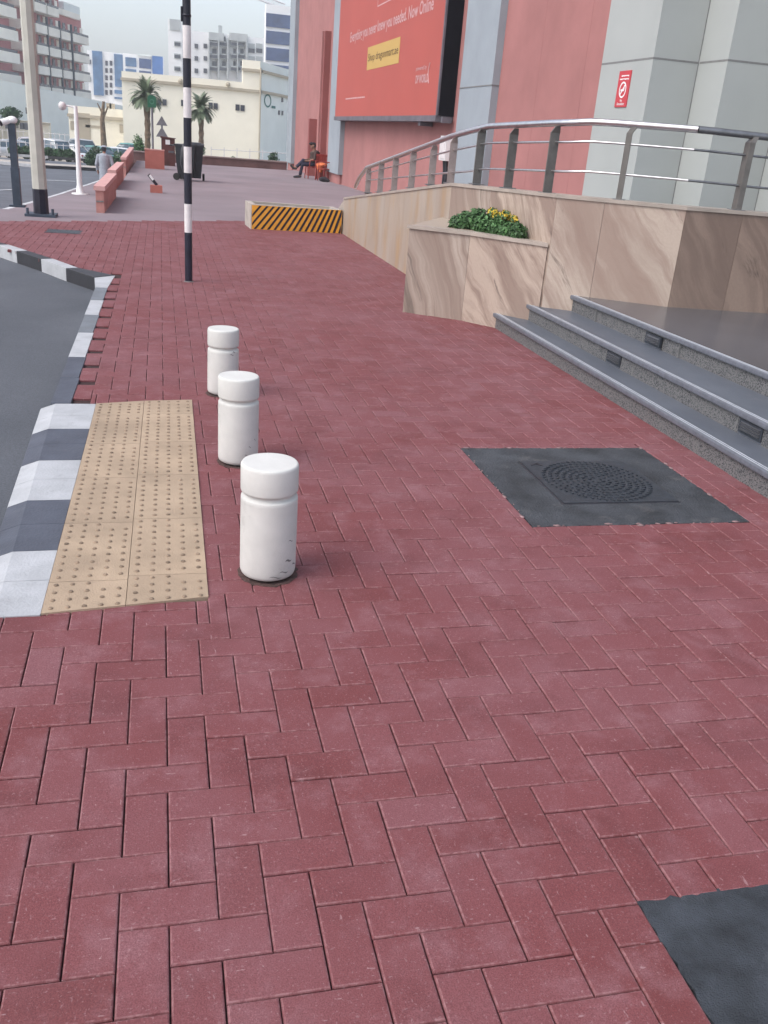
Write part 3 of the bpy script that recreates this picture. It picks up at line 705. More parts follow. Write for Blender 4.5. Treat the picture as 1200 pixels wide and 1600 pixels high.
wall_panel(4, 0, .5, M['marbleShaded'], lab='marble panel with shade put into its colour'); wall_panel(4, .5, 1, M['marbleShaded'], lab='marble panel with shade put into its colour'); wall_panel(5, 0, 1, M['marbleShaded'], lab='marble panel with shade put into its colour')
# dark backing seen in the joints and coping
o1 = offs(W, -.012); o2 = offs(W, .20)
b = MB()
for i in range(len(W) - 1):
    b.prism([o1[i], o1[i + 1], o2[i + 1], o2[i]], [WT[i] - .03, WT[i + 1] - .03, WT[i + 1] - .03, WT[i] - .03], [WT[i] - .002, WT[i + 1] - .002, WT[i + 1] - .002, WT[i] - .002])
b.build('coping', M['capstone'], t)
o3 = offs(W, .02); o4 = offs(W, .14); b = MB()
for i in range(len(W) - 1):
    b.prism([o3[i], o3[i + 1], o4[i + 1], o4[i]], -.2, [WT[i] - .04, WT[i + 1] - .04, WT[i + 1] - .04, WT[i] - .04])
b.build('core', M['joint'], t)
# ramp floor behind the wall
b = MB(); Q = offs(W, .19)
for i in range(len(W) - 1):
    a, c = Q[i], Q[i + 1]; za, zc = WT[i] - .25, WT[i + 1] - .25
    b.prism([a, c, (9.9, c[1] + .0) if i > 1 else (6.1, c[1] + (.0 if i == 0 else 0)), (9.9, a[1]) if i > 1 else (6.1, a[1])], -.3, [za, zc, zc, za])
tag(b.build('ramp_floor', M['landing']), kind='structure')
# sloped end of the wall (angled pier)
b = MB(); b.prism([(2.85, 14.95), (2.85, 14.95 + .001), (3.04, 15.5), (2.84, 15.5)][::-1][::-1], -.2, [.53, .53, .30, .30]); b.build('end_stone', M['capstone'], t)

# planter in front
t = empty('marble_planter', (2.6, 8.0, 0), 0, 'low wedge shaped marble planter box against the ramp wall, green hedge inside', 'planter')
PF = [(2.18, 8.21), (2.655, 7.885), (3.135, 7.262)]
PB = [(2.795, 9.2), (2.80, 10.75)]
zc_ = .785
def pan(a, c, m, z1=zc_ - .03, th=.07):
    a, c = Vector(a), Vector(c); d = (c - a).normalized(); n_ = Vector((-d.y, d.x)) * th; b = MB(); b.prism([a + d * .001, c - d * .001, c - d * .001 + n_, a + d * .001 + n_], -.2, z1); o = b.build('marble_panel', m, t); wall_uv(o, a, d, (random.uniform(0, 30), random.uniform(0, 30))); return o
pan(PF[0], PF[1], M['marbleB']); pan(PF[1], PF[2], M['marbleC']); pan((2.82, 9.40), (2.185, 8.22), M['marbleS'])
b = MB(); b.prism([(2.27, 8.27), (2.70, 7.965), (3.138, 7.41), (2.826, 9.15), (2.828, 9.36), (2.19, 8.235)], -.1, [zc_ - .004] * 3 + [zc_ - .006] * 3); b.build('fill', M['marbleS'], t)
b = MB(); b.prism([(2.56, 8.20), (2.72, 8.05), (3.05, 7.62), (3.06, 7.8), (2.88, 8.45), (2.66, 8.4)], .70, zc_ - .001); b.build('soil', M['soil'], t)
PFo = [Vector((2.155, 8.205)), Vector((2.648, 7.868)), Vector((3.13, 7.245))]; ins = [Vector((2.28, 8.265)), Vector((2.71, 7.955)), Vector((3.146, 7.395))]
b = MB(); b.prism([PFo[0], PFo[1], ins[1], ins[0]], zc_ - .03, zc_); b.prism([PFo[1] + Vector((.001, -.001)), PFo[2], ins[2], ins[1]], zc_ - .03, zc_)
b.build('coping', M['capstone'], t)

# ------------------------------------------------------------------ foliage helper
def leaf_cloud(name, mat, blobs, n, size, parent=None, stretch=1.6, up=.3):
    vs = []; fs = []; tone = []
    tot = sum(bl[3] * bl[4] * bl[5] for bl in blobs)
    for (cx, cy, cz, rx, ry, rz) in blobs:
        k = int(n * rx * ry * rz / tot); ct = random.uniform(-.15, .15)
        for _ in range(k):
            d = Vector(rng.normal(size=3)).normalized(); rr = random.uniform(.45, 1.0) ** .6 * random.uniform(.82, 1.08)
            p = Vector((cx + d.x * rx * rr, cy + d.y * ry * rr, cz + d.z * rz * rr))
            nrm = (d + Vector(rng.normal(size=3)) * .7 + Vector((0, 0, up))).normalized()
            a = nrm.cross(Vector(rng.normal(size=3))).normalized(); c = nrm.cross(a)
            s = size * random.uniform(.6, 1.3); a *= s * .5 * stretch; c *= s * .5
            b0 = len(vs); vs += [p - a, p + c * .9 - a * .1, p + a, p - c * .9 - a * .1]; fs.append((b0, b0 + 1, b0 + 2, b0 + 3))
            tone.append(min(1, max(0, random.gauss(.45 + ct, .22))))
    me = bpy.data.meshes.new(name); me.from_pydata([tuple(v) for v in vs], [], fs)
    a = me.attributes.new('tone', 'FLOAT', 'FACE'); a.data.foreach_set('value', tone)
    return link_mesh(name, me, mat, parent)
# hedge in planter
bl = []
hp = [atY(u, 350, 8.35) for u in (715, 728, 745, 765, 785, 803, 813)]
HB = [(2.66, 8.22, .84, .10, .12, .10), (2.72, 8.2, .86, .11, .12, .12), (2.80, 8.14, .90, .11, .12, .13), (2.83, 8.02, .86, .11, .12, .11), (2.90, 7.9, .85, .11, .12, .11), (2.97, 7.76, .84, .10, .12, .10), (3.0, 7.62, .84, .09, .10, .10), (2.80, 8.2, .97, .04, .04, .07), (2.70, 8.2, .93, .03, .03, .05), (2.92, 7.95, .95, .035, .03, .045), (3.02, 7.7, .92, .03, .03, .04), (2.62, 8.24, .90, .03, .03, .04), (2.86, 8.0, .96, .03, .03, .03)]
HB = [(x - .01, y, .79 + (z - .80) * .74, rx * .95, ry * .9, rz * .82) for x, y, z, rx, ry, rz in HB]
t = empty('hedge', (2.8, 8.0, .7), 0, 'small dense green hedge growing in the marble planter', 'hedge')
leaf_cloud('foliage', M['leaf'], HB, 6500, .026, t)
b = MB()
for x, y in ((2.7, 8.2), (2.83, 8.1), (2.95, 7.8)): b.tube([(x, y, .68), (x + .01, y, .85)], .012, 6)
b.build('stem', M['bark'], t)
t = empty('flowering_plant', (2.93, 8.05, .7), 0, 'cluster of bright yellow flowers behind the planter hedge', 'flowers')
FB = [(2.93, 8.12, .94, .06, .08, .045), (3.0, 7.98, .935, .06, .08, .04), (3.04, 7.86, .92, .05, .06, .03)]
leaf_cloud('flowers', M['flower'], FB, 520, .026, t, 1.0, .8); leaf_cloud('leaves', M['leaf'], FB, 320, .024, t, 1.6, .4)
b = MB(); b.tube([(2.95, 8.05, .68), (2.96, 8.03, .93)], .01, 6); b.build('stem', M['leaf2'], t)

# ================================================================== RAILING
t = empty('steel_railing', (2.84, 9.4, 1.1), 0, 'stainless steel railing with flat posts along the top of the ramp wall', 'railing')
def shift(P, d=.08):
    o = []
    for p in P: o.append(p)
    return o
posts = [((2.84, 13.40), .74, 1.06, .038), ((2.837, 12.6), .80, 1.20, .038), ((2.836, 11.8), .87, 1.28, .038), ((2.835, 10.95), .96, 1.37, .038), ((2.835, 10.1), 1.05, 1.45, .038), ((2.833, 9.38), 1.11, 1.54, .038),
         ((2.899, 8.739), 1.145, 1.645, .043), ((2.999, 8.147), 1.155, 1.65, .043), ((3.11, 7.492), 1.165, 1.68, .043), ((3.57, 6.998), 1.172, 1.715, .028), ((4.44, 6.672), 1.17, 1.715, .045)]
SH = Vector((.09, .05))
def shf(p): return (p[0] + (.05 if p[1] > 7.3 else .03), p[1] + .0 if p[1] > 7.3 else p[1] + .05)
def raildir(p):
    for (a, c) in zip(W[:-1], W[1:]):
        A, C = Vector(a), Vector(c)
        f = (Vector(p) - A).dot(C - A) / (C - A).length_squared
        if -.01 <= f <= 1.01 and ((A + (C - A) * f) - Vector(p)).length < .09: return (C - A).normalized()
    return Vector((0, -1))
for p, z0, z1, hw in posts:
    d = raildir(p); q = shf(p); n_ = Vector((-d.y, d.x))
    b = MB(); wx = Vector((1, 0, 0)); 
    D3 = Vector((d.x, d.y, 0)); N3 = Vector((n_.x, n_.y, 0))
    if z1 > 1.7: # leaning blade with hooked head
        pass
    ft = .006 if z1 < 1.7 else .022
    b.obox((q[0], q[1], (z0 + z1 - .06) / 2), N3, D3, (0, 0, 1), hw, ft, (z1 - .06 - z0) / 2 + .02)
    v0 = Vector((q[0], q[1], z1 - .043)); 
    b.add([v0 - N3 * hw + D3 * ft, v0 + N3 * hw + D3 * ft, v0 + N3 * .022 + D3 * (ft + .03) + Vector((0, 0, .05)), v0 - N3 * .022 + D3 * (ft + .03) + Vector((0, 0, .05)),
           v0 - N3 * hw - D3 * ft, v0 + N3 * hw - D3 * ft, v0 + N3 * .022 + D3 * (.03 - ft) + Vector((0, 0, .05)), v0 - N3 * .022 + D3 * (.03 - ft) + Vector((0, 0, .05))],
          [(0, 1, 2, 3), (7, 6, 5, 4), (0, 4, 5, 1), (1, 5, 6, 2), (2, 6, 7, 3), (3, 7, 4, 0)])
    po = b.build('post', M['postl' if q[1] > 9 else 'post'], t)
    b = MB(); b.obox((q[0], q[1], z0 + .004), N3, D3, (0, 0, 1), .06, .05, .005); b.build('base_plate', M['steeldark'], po)
def pl(P): return [(shf(p)[0], shf(p)[1], z) for p, z in P]
hr = [((2.84, 14.3), .76), ((2.839, 14.05), .90), ((2.838, 13.55), 1.07), ((2.835, 11.5), 1.315), ((2.831, 9.5), 1.555), ((2.87, 8.95), 1.62), ((2.92, 8.6), 1.665), ((3.0, 8.147), 1.685), ((3.1, 7.546), 1.71), ((3.2, 7.3), 1.72), ((3.3, 7.16), 1.735), ((3.46, 7.06), 1.738), ((3.9, 6.8), 1.737), ((4.0, 6.73), 1.735)]
b = MB(); b.tube(pl(hr), .027, 14); ho = b.build('handrail', M['steel'], t)
b = MB(); b.tube(pl([((4.0, 6.73), 1.735), ((4.1, 6.705), 1.734), ((4.57, 6.66), 1.724), ((5.0, 6.6), 1.72), ((6.6, 6.3), 1.70), ((9, 5.95), 1.68)]), .027, 14); o = b.build('handrail', M['steeldark'], t); o['label'] = 'length of handrail with shade put into its dark grey'  # rail past the wall bend, shade put into a darker steel colour
for k, (h0, h1) in enumerate(((.075, .145), (.17, .37))):
    def zz(p, z): f = min(1, max(0, (13.6 - p[1]) / 4.6)); return z - (h0 + (h1 - h0) * f)
    P = [(p, zz(p, z)) for p, z in hr[(2 if k == 0 else 2):]]
    b = MB(); b.tube(pl(P), .0095, 8); b.build('mid_rail', M['steel'], t)
    b = MB(); b.tube(pl([(p, z - h1) for p, z in (((4.0, 6.73), 1.735), ((4.1, 6.705), 1.734), ((4.57, 6.66), 1.724), ((5.0, 6.6), 1.72), ((6.6, 6.3), 1.70), ((9, 5.95), 1.68))]), .0095, 8); b.build('mid_rail', M['steeldark'], t)  # right mid rail darkened to match the shade painted on the handrail
for p, z0, z1 in (((5.4, 6.5), 1.17, 1.71), ((6.5, 6.32), 1.16, 1.70), ((7.7, 6.15), 1.16, 1.69)):
    b = MB(); b.box(p[0] - .03, p[0] + .03, p[1] + .04, p[1] + .052, z0 - .02, z1); b.build('post', M['post'], t)

# ================================================================== MALL BUILDING
t = empty('shopping_mall', (6.1, 25, 0), 0, 'big pink rendered shopping centre with pale pilasters along the plaza', 'building')
HT = 16.0
XW = 6.14
def mb_box(name, m, *a, parent=None):
    b = MB(); b.box(*a); return b.build(name, m, parent or t)
mb_box('wall', M['pink'], XW, 20, 12.9, 20.0, -1, HT)
mb_box('wall', M['pink'], XW, 20, 20.0, 33.6, -1, HT - .01)
mb_box('wall', M['pink'], XW + .01, 20, 33.6, 46.6, -1, HT - .02)
# thin panel joints in the pink wall
b = MB()
for y in (13.79, 15.6): b.box(XW - .0015, XW + .02, y - .004, y + .004, .3, HT)
b.build('render_joint', surf('pink_joint', (.31, .13, .125), .85), t)
mb_box('pilaster', M['lilac'], 6.0, 6.5, 17.5, 19.5, -.5, HT + .1)
mb_box('pilaster', M['lilac'], 5.98, 6.5, 32.8, 35.1, plz(33) + .32, HT + .1)
mb_box('pilaster', M['lilac'], 5.98, 6.5, 45.4, 47.2, plz(45) + .25, HT + .1)
b = MB(); b.box(5.995, 6.2, 17.49, 17.52, 2.53, 2.545); b.box(5.99, 6.0, 17.5, 19.5, 2.53, 2.548); b.build('render_joint', M['joint'], t)
mb_box('plinth', M['pink'], 6.06, 6.5, 32.9, 35.0, -1, plz(33) + .32)
mb_box('plinth', M['pink'], 6.06, 6.5, 45.5, 47.1, -1, plz(45) + .25)
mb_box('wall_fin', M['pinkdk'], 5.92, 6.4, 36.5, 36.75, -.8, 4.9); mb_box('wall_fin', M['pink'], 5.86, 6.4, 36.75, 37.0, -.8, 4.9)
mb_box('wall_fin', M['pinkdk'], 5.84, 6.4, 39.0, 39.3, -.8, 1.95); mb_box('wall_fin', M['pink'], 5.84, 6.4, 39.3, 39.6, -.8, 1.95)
# white stepped entrance piers
xs_ = [6.0, 6.638, 7.453, 8.25, 9.1]; ys_ = [12.92, 11.452, 10.802, 10.12, 9.4]
for i in range(4):
    b = MB(); b.prism([(xs_[i], ys_[i]), (xs_[i], ys_[i + 1]), (xs_[i + 1], ys_[i + 1]), (xs_[i + 1] + 3, ys_[i + 1]), (xs_[i + 1] + 3, ys_[i])], -.5, HT + .2)
    o = b.build('stepped_pier', M['whitepanel'], t)
    b = MB(); z = 2.66; x0, y1, y0, x1 = xs_[i], ys_[i], ys_[i + 1], xs_[i + 1]
    for zz_ in (2.66, 5.3, 7.9):
        b.box(x0 - .002, x0 + .02, y0 - .002, y1 - (.02 if i else 0), zz_ - .012, zz_ + .012); b.box(x0 + .02, x1 - .002, y0 - .002, y0 + .02, zz_ - .0115, zz_ + .0115)
    b.build('cladding_joint', M['joint'], o)
    b = MB(); b.box(x1 - .012, x1 - .002, y0 - .004, y0 + .01, .5, HT); b.build('cladding_joint', M['joint'], o)

# billboard
XB = 5.76; YB0, YB1, ZB0, ZB1 = 20.2, 32.7, 1.97, 7.5
t = empty('billboard', (XB, 26, 2), 0, 'huge red advertising billboard with yellow label on the pink wall', 'billboard')
mb_box('case', M['bbblack'], XB + .03, XW, YB0, YB1, ZB0 + .04, ZB1, parent=t)
mb_box('lower_frame', M['bbgrey'], XB - .02, XW - .01, YB0 + .02, YB1 + .1, ZB0 - .08, ZB0 + .04, parent=t)
mb_box('edge_trim', M['bbgrey'], XB - .012, XB + .03, YB0 - .01, YB0 + .06, ZB0 + .04, ZB1, parent=t)
o = mb_box('banner', M['bbred'], XB, XB + .03, YB0 + .06, YB1, ZB0 + .04, ZB1, parent=t)
b = MB(); b.obox((XB + .2, YB0 + 1.6, ZB0 - .12), (1, 0, 0), (0, 1, 0), (0, 0, 1), .15, .1, .05); b.build('bracket', M['bbgrey'], t); b = MB(); b.box(XB + .1, XB + .3, YB0 - .12, YB0 + .02, ZB0 - .1, ZB0 + .02); b.build('bracket', M['bbgrey'], t)
def text_mesh(name, s, m, origin, xdir, ydir, width, height, parent, shear=0.0, bold=0.0, ext=.004):
    cu = bpy.data.curves.new('lettering', 'FONT'); cu.body = s; cu.size = 1; cu.extrude = 0; cu.offset = bold; cu.shear = shear; cu.resolution_u = 3
    ob = bpy.data.objects.new('lettering', cu); COL.objects.link(ob); bpy.context.view_layer.update()
    me = bpy.data.meshes.new_from_object(ob.evaluated_get(bpy.context.evaluated_depsgraph_get()))
    bpy.data.objects.remove(ob); co = np.array([v.co[:] for v in me.vertices]); x0, x1 = co[:, 0].min(), co[:, 0].max(); 
    sx = width / (x1 - x0); sy = height / .73
    xd, yd = Vector(xdir).normalized(), Vector(ydir).normalized(); nr = xd.cross(yd); O = Vector(origin)
    for v in me.vertices: v.co = O + xd * ((v.co.x - x0) * sx) + yd * (v.co.y * sy) + nr * ext
    return link_mesh(name, me, m, parent)
def bb(u, v): return atX(u, v, XB)
def bline(s, u0, v0, u1, v1, h, m, bold=.01, ext=.004, par=None, shear=0):
    a, c = bb(u0, v0), bb(u1, v1); z = (a.z + c.z) / 2
    return text_mesh('lettering', s, m, (XB, a.y, z), (0, -1, 0), (0, 0, 1), abs(c.y - a.y), h, par or t, shear, bold, ext)
e_ = bline('Everything you never knew you needed. Now Online', 547, 72, 678, 6, .28, M['bbtext'], .018)
a, c = bb(573, 112), bb(626, 57)
a2 = bb(574, 75); c2 = bb(624, 96)
zl = (bb(573, 112).z + bb(624, 96).z) / 2; zh = (bb(574, 75).z + bb(626, 57).z) / 2
b = MB(); b.box(XB - .006, XB, c.y, a.y, zl, zh); lo_ = b.build('yellow_label', M['bbyellow'], t)
text_mesh('lettering', 'Shop dragonmart.ae', M['bbdark'], (XB - .006, a.y - .12, zl + (zh - zl) * .38), (0, -1, 0), (0, 0, 1), a.y - c.y - .24, (zh - zl) * .34, lo_, 0, .0, .004)
bline('powered by', 650, 112, 667, 106, .09, M['bbtext'], .01)
bline('DP WORLD', 649, 132, 669, 126, .17, M['bbtext'], .03)
p = bb(671, 108); b = MB()
arc = [(XB - .004, p.y + .10 * math.sin(k / 9 * 3) - .05, p.z - .28 + .045 * k) for k in range(10)]
b.tube(arc, .014, 5); b.build('emblem', M['bbtext'], t)
p = bb(540, 157); q = bb(570, 149); b = MB(); y = p.y; rs = random.Random(5); zt_ = (p.z + q.z) / 2
while y > q.y: wd = rs.uniform(.08, .3); b.box(XB - .003, XB - .0, max(q.y, y - wd), y, zt_ - .02, zt_ + .02); y -= wd + .05
b.build('small_print', M['bbtext'], t)
p = bb(590, 10); b = MB(); b.box(XB - .003, XB, p.y - 2.2, p.y, p.z - .015, p.z + .015); b.box(XB - .003, XB, p.y - .03, p.y, p.z + .015, p.z + .8); b.box(XB - .003, XB, p.y - 2.2, p.y - 2.17, p.z + .015, p.z + .8); b.box(XB - .003, XB, p.y - 2.17, p.y - .03, p.z + .77, p.z + .8); b.build('outline_box', M['bbtext'], t)

# no smoking sign on the white pier
SX = 5.996
t = empty('no_smoking_sign', (SX, 12.13, 2.3), 0, 'small red upright no smoking sign with white ring on the white pier', 'sign')
b = MB(); b.box(SX - .008, SX + .004, 11.965, 12.30, 2.105, 2.545); b.build('plate', M['signred'], t)
def ringYZ(mb, x, cy, cz, r0, r1, n=28):
    v = []
    for k in range(n): a = 2 * math.pi * k / n; v += [(x, cy + r0 * math.cos(a), cz + r0 * math.sin(a)), (x, cy + r1 * math.cos(a), cz + r1 * math.sin(a))]
    mb.add(v, [(2 * k, 2 * k + 1, (2 * k + 3) % (2 * n), (2 * k + 2) % (2 * n)) for k in range(n)])
b = MB(); cz = 2.315; ringYZ(b, SX - .0095, 12.13, cz, .078, .10)
b.obox((SX - .0095, 12.13, cz), (1, 0, 0), (0, .7, -.7), (0, .7, .7), .0008, .085, .011)
b.obox((SX - .0102, 12.135, cz - .005), (1, 0, 0), (0, 1, 0), (0, 0, 1), .0006, .05, .012)
b.obox((SX - .0102, 12.09, cz + .03), (1, 0, 0), (0, .3, 1), (0, -1, .3), .0006, .025, .006); b.build('pictogram', M['white'], t)
b = MB()
for z_, w_ in ((2.485, .09), (2.445, .12)):
    y = 12.13 + w_; 
    while y > 12.13 - w_: b.box(SX - .0095, SX - .008, y - .03, y, z_ - .007 + rs.uniform(-.004, .004), z_ + .007); y -= .036
b.build('script_line', M['white'], t)
text_mesh('lettering', 'No', M['white'], (SX - .008, 12.16, 2.172), (0, -1, 0), (0, 0, 1), .06, .03, t, 0, .02, .0015)
text_mesh('lettering', 'Smoking', M['white'], (SX - .008, 12.235, 2.13), (0, -1, 0), (0, 0, 1), .21, .032, t, 0, .02, .0015)

# electrical box on the wall behind the railing
p = atX(683, 222, 6.0); t = empty('utility_box', (6.05, 20.1, 1), 0, 'small white utility box with dark pipes under it beside the billboard corner', 'utility box')
b = MB(); b.box(5.98, 6.13, 20.05, 20.5, 1.12, 1.62); b.build('cabinet', M['white'], t)
b = MB(); b.box(5.965, 5.979, 20.08, 20.47, 1.15, 1.59); b.build('door', M['whitepaint'], t)
for y in (20.15, 20.32): b = MB(); b.tube([(6.08, y, .0), (6.08, y, .9), (6.06, y + .02, 1.12)], .035, 8); b.build('pipe', M['black'], t)

# ================================================================== STREET FURNITURE
# zebra pole
t = empty('striped_pole', (.253, 9.467, 0), 0, 'tall thin black and white banded pole standing in the red paving', 'pole')
bands = [0, .48, .75, 1.035, 1.27, 1.525, 1.785, 2.03, 2.30, 2.56, 2.82, 3.08, 3.34]
for i in range(len(bands) - 1):
    b = MB(); b.tube([(.253, 9.467, bands[i] - (.05 if i == 0 else 0)), (.253, 9.467, bands[i + 1])], .0375, 20, cap=i in (0, len(bands) - 2)); o = b.build('black_band' if i % 2 == 0 else 'white_band', M['blackpaint' if i % 2 == 0 else 'whitepaint'], t)
b = MB(); b.lathe((.253, 9.467, 2.37), [(.0375, 0), (.042, .003), (.042, .02), (.0375, .023)], 18); b.box(.200, .216, 9.45, 9.48, 2.33, 2.45); b.build('clamp', M['blackpaint'], t)
b = MB(); b.lathe((.253, 9.467, -.01), [(.052, 0), (.05, .014), (.038, .018)], 20); b.build('base_collar', M['bscuff'], t)
# lamp pole
lp = gz(65, 336, 0); X, Y = lp.x, lp.y
t = empty('lamp_pole', (X, Y, 0), 0, 'tall beige tapered street lamp pole with black painted foot', 'lamp pole')
def taper8(b, x, y, z0, z1, r0, r1, n=8): b.tube([(x, y, z0), (x, y, z1)], [r0, r1], n, smooth=False)
b = MB(); taper8(b, X, Y, -.05, .38, .112, .108); b.build('black_foot', M['blackpaint'], t)
b = MB(); b.tube([(X, Y, .38), (X - .02, Y, 4.5), (X - .04, Y, 9)], [.107, .082, .055], 8, smooth=False); b.build('shaft', M['greypaint'], t)
b = MB(); b.box(X - .22, X + .22, Y - .2, Y + .2, -.02, .025); b.build('base_plate', M['slate'], t)
for dx in (-.18, .18):
    b = MB(); b.tube([(X + dx, Y - .15, .02), (X + dx, Y - .15, .11)], .022, 6); b.build('anchor_bolt', M['slate'], t)
# CCTV post
cp = gz(28, 322, 0); X, Y = cp.x, cp.y
t = empty('camera_post', (X, Y, 0), 0, 'short slate blue post carrying a white camera at far left', 'camera post')
b = MB(); b.obox((X, Y, .29), (1, 0, 0), (0, 1, 0), (0, 0, 1), .062, .06, .30); b.obox((X, Y, .92), (1, 0, 0), (0, 1, 0), (0, 0, 1), .053, .05, .33); b.build('post', M['slate'], t)
b = MB(); b.box(X - .12, X + .12, Y - .1, Y + .1, -.01, .02); b.build('base_plate', M['slate'], t)
b = MB(); b.ico((X + .01, Y, 1.30), .085, .085, .06, 2); b.build('camera_mount', M['white'], t)
b = MB(); b.tube([(X + .02, Y, 1.31), (X - .14, Y - .08, 1.25)], .05, 12); o = b.build('camera', M['white'], t)
b = MB(); b.tube([(X - .14, Y - .08, 1.25), (X - .165, Y - .09, 1.235)], .044, 12); b.build('lens_hood', M['black'], o)
# white thin pole with dome camera
wp = gzr(125, 303); X, Y, Z = wp.x, wp.y, zr(wp.y)
t = empty('camera_mast', (X, Y, Z), 0, 'thin white mast with a dome camera arm near the pink bench walls', 'camera mast')
b = MB(); b.tube([(X, Y, Z), (X, Y, Z + 3.0)], [.10, .07], 12); b.build('mast', M['white'], t)
b = MB(); b.lathe((X, Y, Z - .01), [(.3, 0), (.3, .03), (.13, .05), (.11, .3)], 14); b.build('base_flange', M['white'], t)
b = MB(); b.tube([(X, Y, Z + 2.95), (X - .42, Y, Z + 3.0)], .03, 8); b.build('arm', M['white'], t)
b = MB(); b.lathe((X - .45, Y, Z + 2.82), [(.03, 0), (.1, .04), (.13, .1), (.13, .22), (.06, .28)], 14); b.build('camera', M['whitepaint'], t)
# pink bench walls, stepping away
def bench(pxn, y0, pxf, y1, z0, h, label):
    xa, xb = atY(pxn[0], 270, y0).x, atY(pxn[1], 270, y0).x; xc, xd = atY(pxf[0], 260, y1).x, atY(pxf[1], 260, y1).x
    t = empty('bench_wall', ((xa + xb) / 2, y0, z0), 0, label, 'bench wall', 'pink stone bench walls along the plaza edge')
    b = MB(); e = .025; b.prism([(xa + e, y0 + .03), (xb - e, y0 + .03), (xd - e, y1 - .03), (xc + e, y1 - .03)], z0 - .8, z0 + h - .07); b.build('body', M['pinkstone'], t)
    b = MB(); b.prism([(xa, y0), (xb, y0), (xd, y1), (xc, y1)], z0 + h - .07, z0 + h); b.build('coping', M['pinkstonetop'], t)
    b = MB(); b.box(xa + .03, xb - .03, y0 + .022, y0 + .028, z0 + .15, z0 + .17); b.build('joint', M['joint'], t)
bench((145, 163), 16.3, (166.5, 182), 20.2, 0, .40, 'nearest pink stone bench wall, its square end facing the camera')
bench((168, 181), 22.4, (183, 194), 26.6, -.07, .42, 'middle pink stone bench wall behind the nearest one')
bench((189, 198), 31.0, (203, 210), 42.0, -.14, .44, 'farthest pink stone bench wall running up to the low planting wall')
# low wall at the far end of plaza
t = empty('low_wall', (2, 43.5, 0), 0, 'low dark red brown wall closing the far end of the plaza', 'wall')
A = atY(207, 249, 43.0); B = atY(320, 253, 43.4); C_ = atY(448, 264, 43.9)
b = MB()
for p, q, y0, y1 in ((A, B, 43.0, 43.4), (B, C_, 43.4, 43.9)):
    b.prism([(p.x, y0), (q.x, y1), (q.x, y1 + .3), (p.x, y0 + .3)], -1.5, [plz(y0) + .32, plz(y1) + .30, plz(y1) + .30, plz(y0) + .32])
b.build('wall', surf('brown_wall_stone', (.17, .10, .095), .85, .15, 1.5), t)
b = MB()
for p, q, y0, y1 in ((A, B, 42.95, 43.35), (B, C_, 43.35, 43.85)):
    b.prism([(p.x, y0), (q.x, y1), (q.x, y1 + .4), (p.x, y0 + .4)], [plz(y0) + .32, plz(y1) + .30, plz(y1) + .30, plz(y0) + .32], [plz(y0) + .37, plz(y1) + .35, plz(y1) + .35, plz(y0) + .37])
b.build('coping', surf('brown_coping', (.26, .20, .19), .85, .1, 1.5), t)
# terracotta plinth
p = gz(244, 263, -.15); X, Y = p.x, p.y
t = empty('terracotta_box', (X, Y, -.15), 0, 'square terracotta red box standing on the plaza before the brown litter bin', 'box')
b = MB(); b.box(X - .38, X + .29, Y, Y + .55, -.2, .44); b.build('body', M['plinth'], t)
b = MB(); b.box(X - .39, X + .30, Y - .01, Y + .56, .44, .47); b.build('lid', M['pinkstone'], t)
# broken post on its base
p = gz(244, 300, -.05); X, Y = p.x, p.y
t = empty('tilted_bollard_stub', (X, Y, 0), 0, 'small terracotta block with a dark broken post leaning left on it', 'broken post')
b = MB(); b.box(X - .13, X + .14, Y, Y + .25, -.08, .09); b.build('block', M['plinth'], t)
b = MB(); b.tube([(X + .02, Y + .1, .09), (X - .16, Y + .1, .31)], .035, 10); b.build('post', M['blackpaint'], t)
b = MB(); b.tube([(X - .06, Y + .075, .2), (X - .14, Y + .075, .30)], .028, 8); b.build('reflective_band', M['white'], t)
# wheelie bins
def wheelie(x, y, z, rz, label, open_lid):
    t = empty('wheelie_bin', (x, y, z), rz, label, 'bin', 'black wheeled bins on the plaza')
    b = MB(); v = []
    for s, zz_ in ((.19, .08), (.235, .60), (.25, .96)): v += [(-s, -s * 1.1, zz_), (s, -s * 1.1, zz_), (s, s * 1.15, zz_), (-s, s * 1.15, zz_)]
    b.add(v, [(3, 2, 1, 0), (8, 9, 10, 11)] + [(k + i, k + (i + 1) % 4, k + 4 + (i + 1) % 4, k + 4 + i) for k in (0, 4) for i in range(4)])
    b.box(-.275, .275, -.30, .32, .93, .98); b.build('body', M['binblack'], t, False)
    b = MB()
    if open_lid: b.tube([(-.33, 0, .98), (-.42, 0, .85), (-.44, 0, .5), (-.36, 0, .22)], [.05, .08, .1, .04], 6)
    else: b.box(-.28, .28, -.31, .33, .981, 1.02); b.box(-.2, .2, -.25, .25, 1.02, 1.05)
    b.build('lid', M['bingrey' if not open_lid else 'binblack'], t, False)
    b = MB(); b.tube([(-.3, .42, .93), (.3, .42, .93)], .02, 8); b.tube([(-.3, .34, .93), (-.3, .42, .93)], .02, 6); b.tube([(.3, .34, .93), (.3, .42, .93)], .02, 6); b.build('handle', M['binblack'], t, False)
    for s in (-1, 1):
        b = MB(); b.tube([(s * .25, .24, .1), (s * .31, .24, .1)], .1, 14); b.build('wheel', M['tyre'], t, False)
    return t
p = gz(292, 281, -.08); q = gz(308, 281, -.08)
wheelie(p.x + .02, p.y + .4, plz(p.y), R_(75), 'wheeled bin left of the striped pole with its lid hanging open', True)
wheelie(q.x - .08, q.y + .15, plz(q.y), 0, 'black wheeled bin right of the striped pole, lid shut', False)
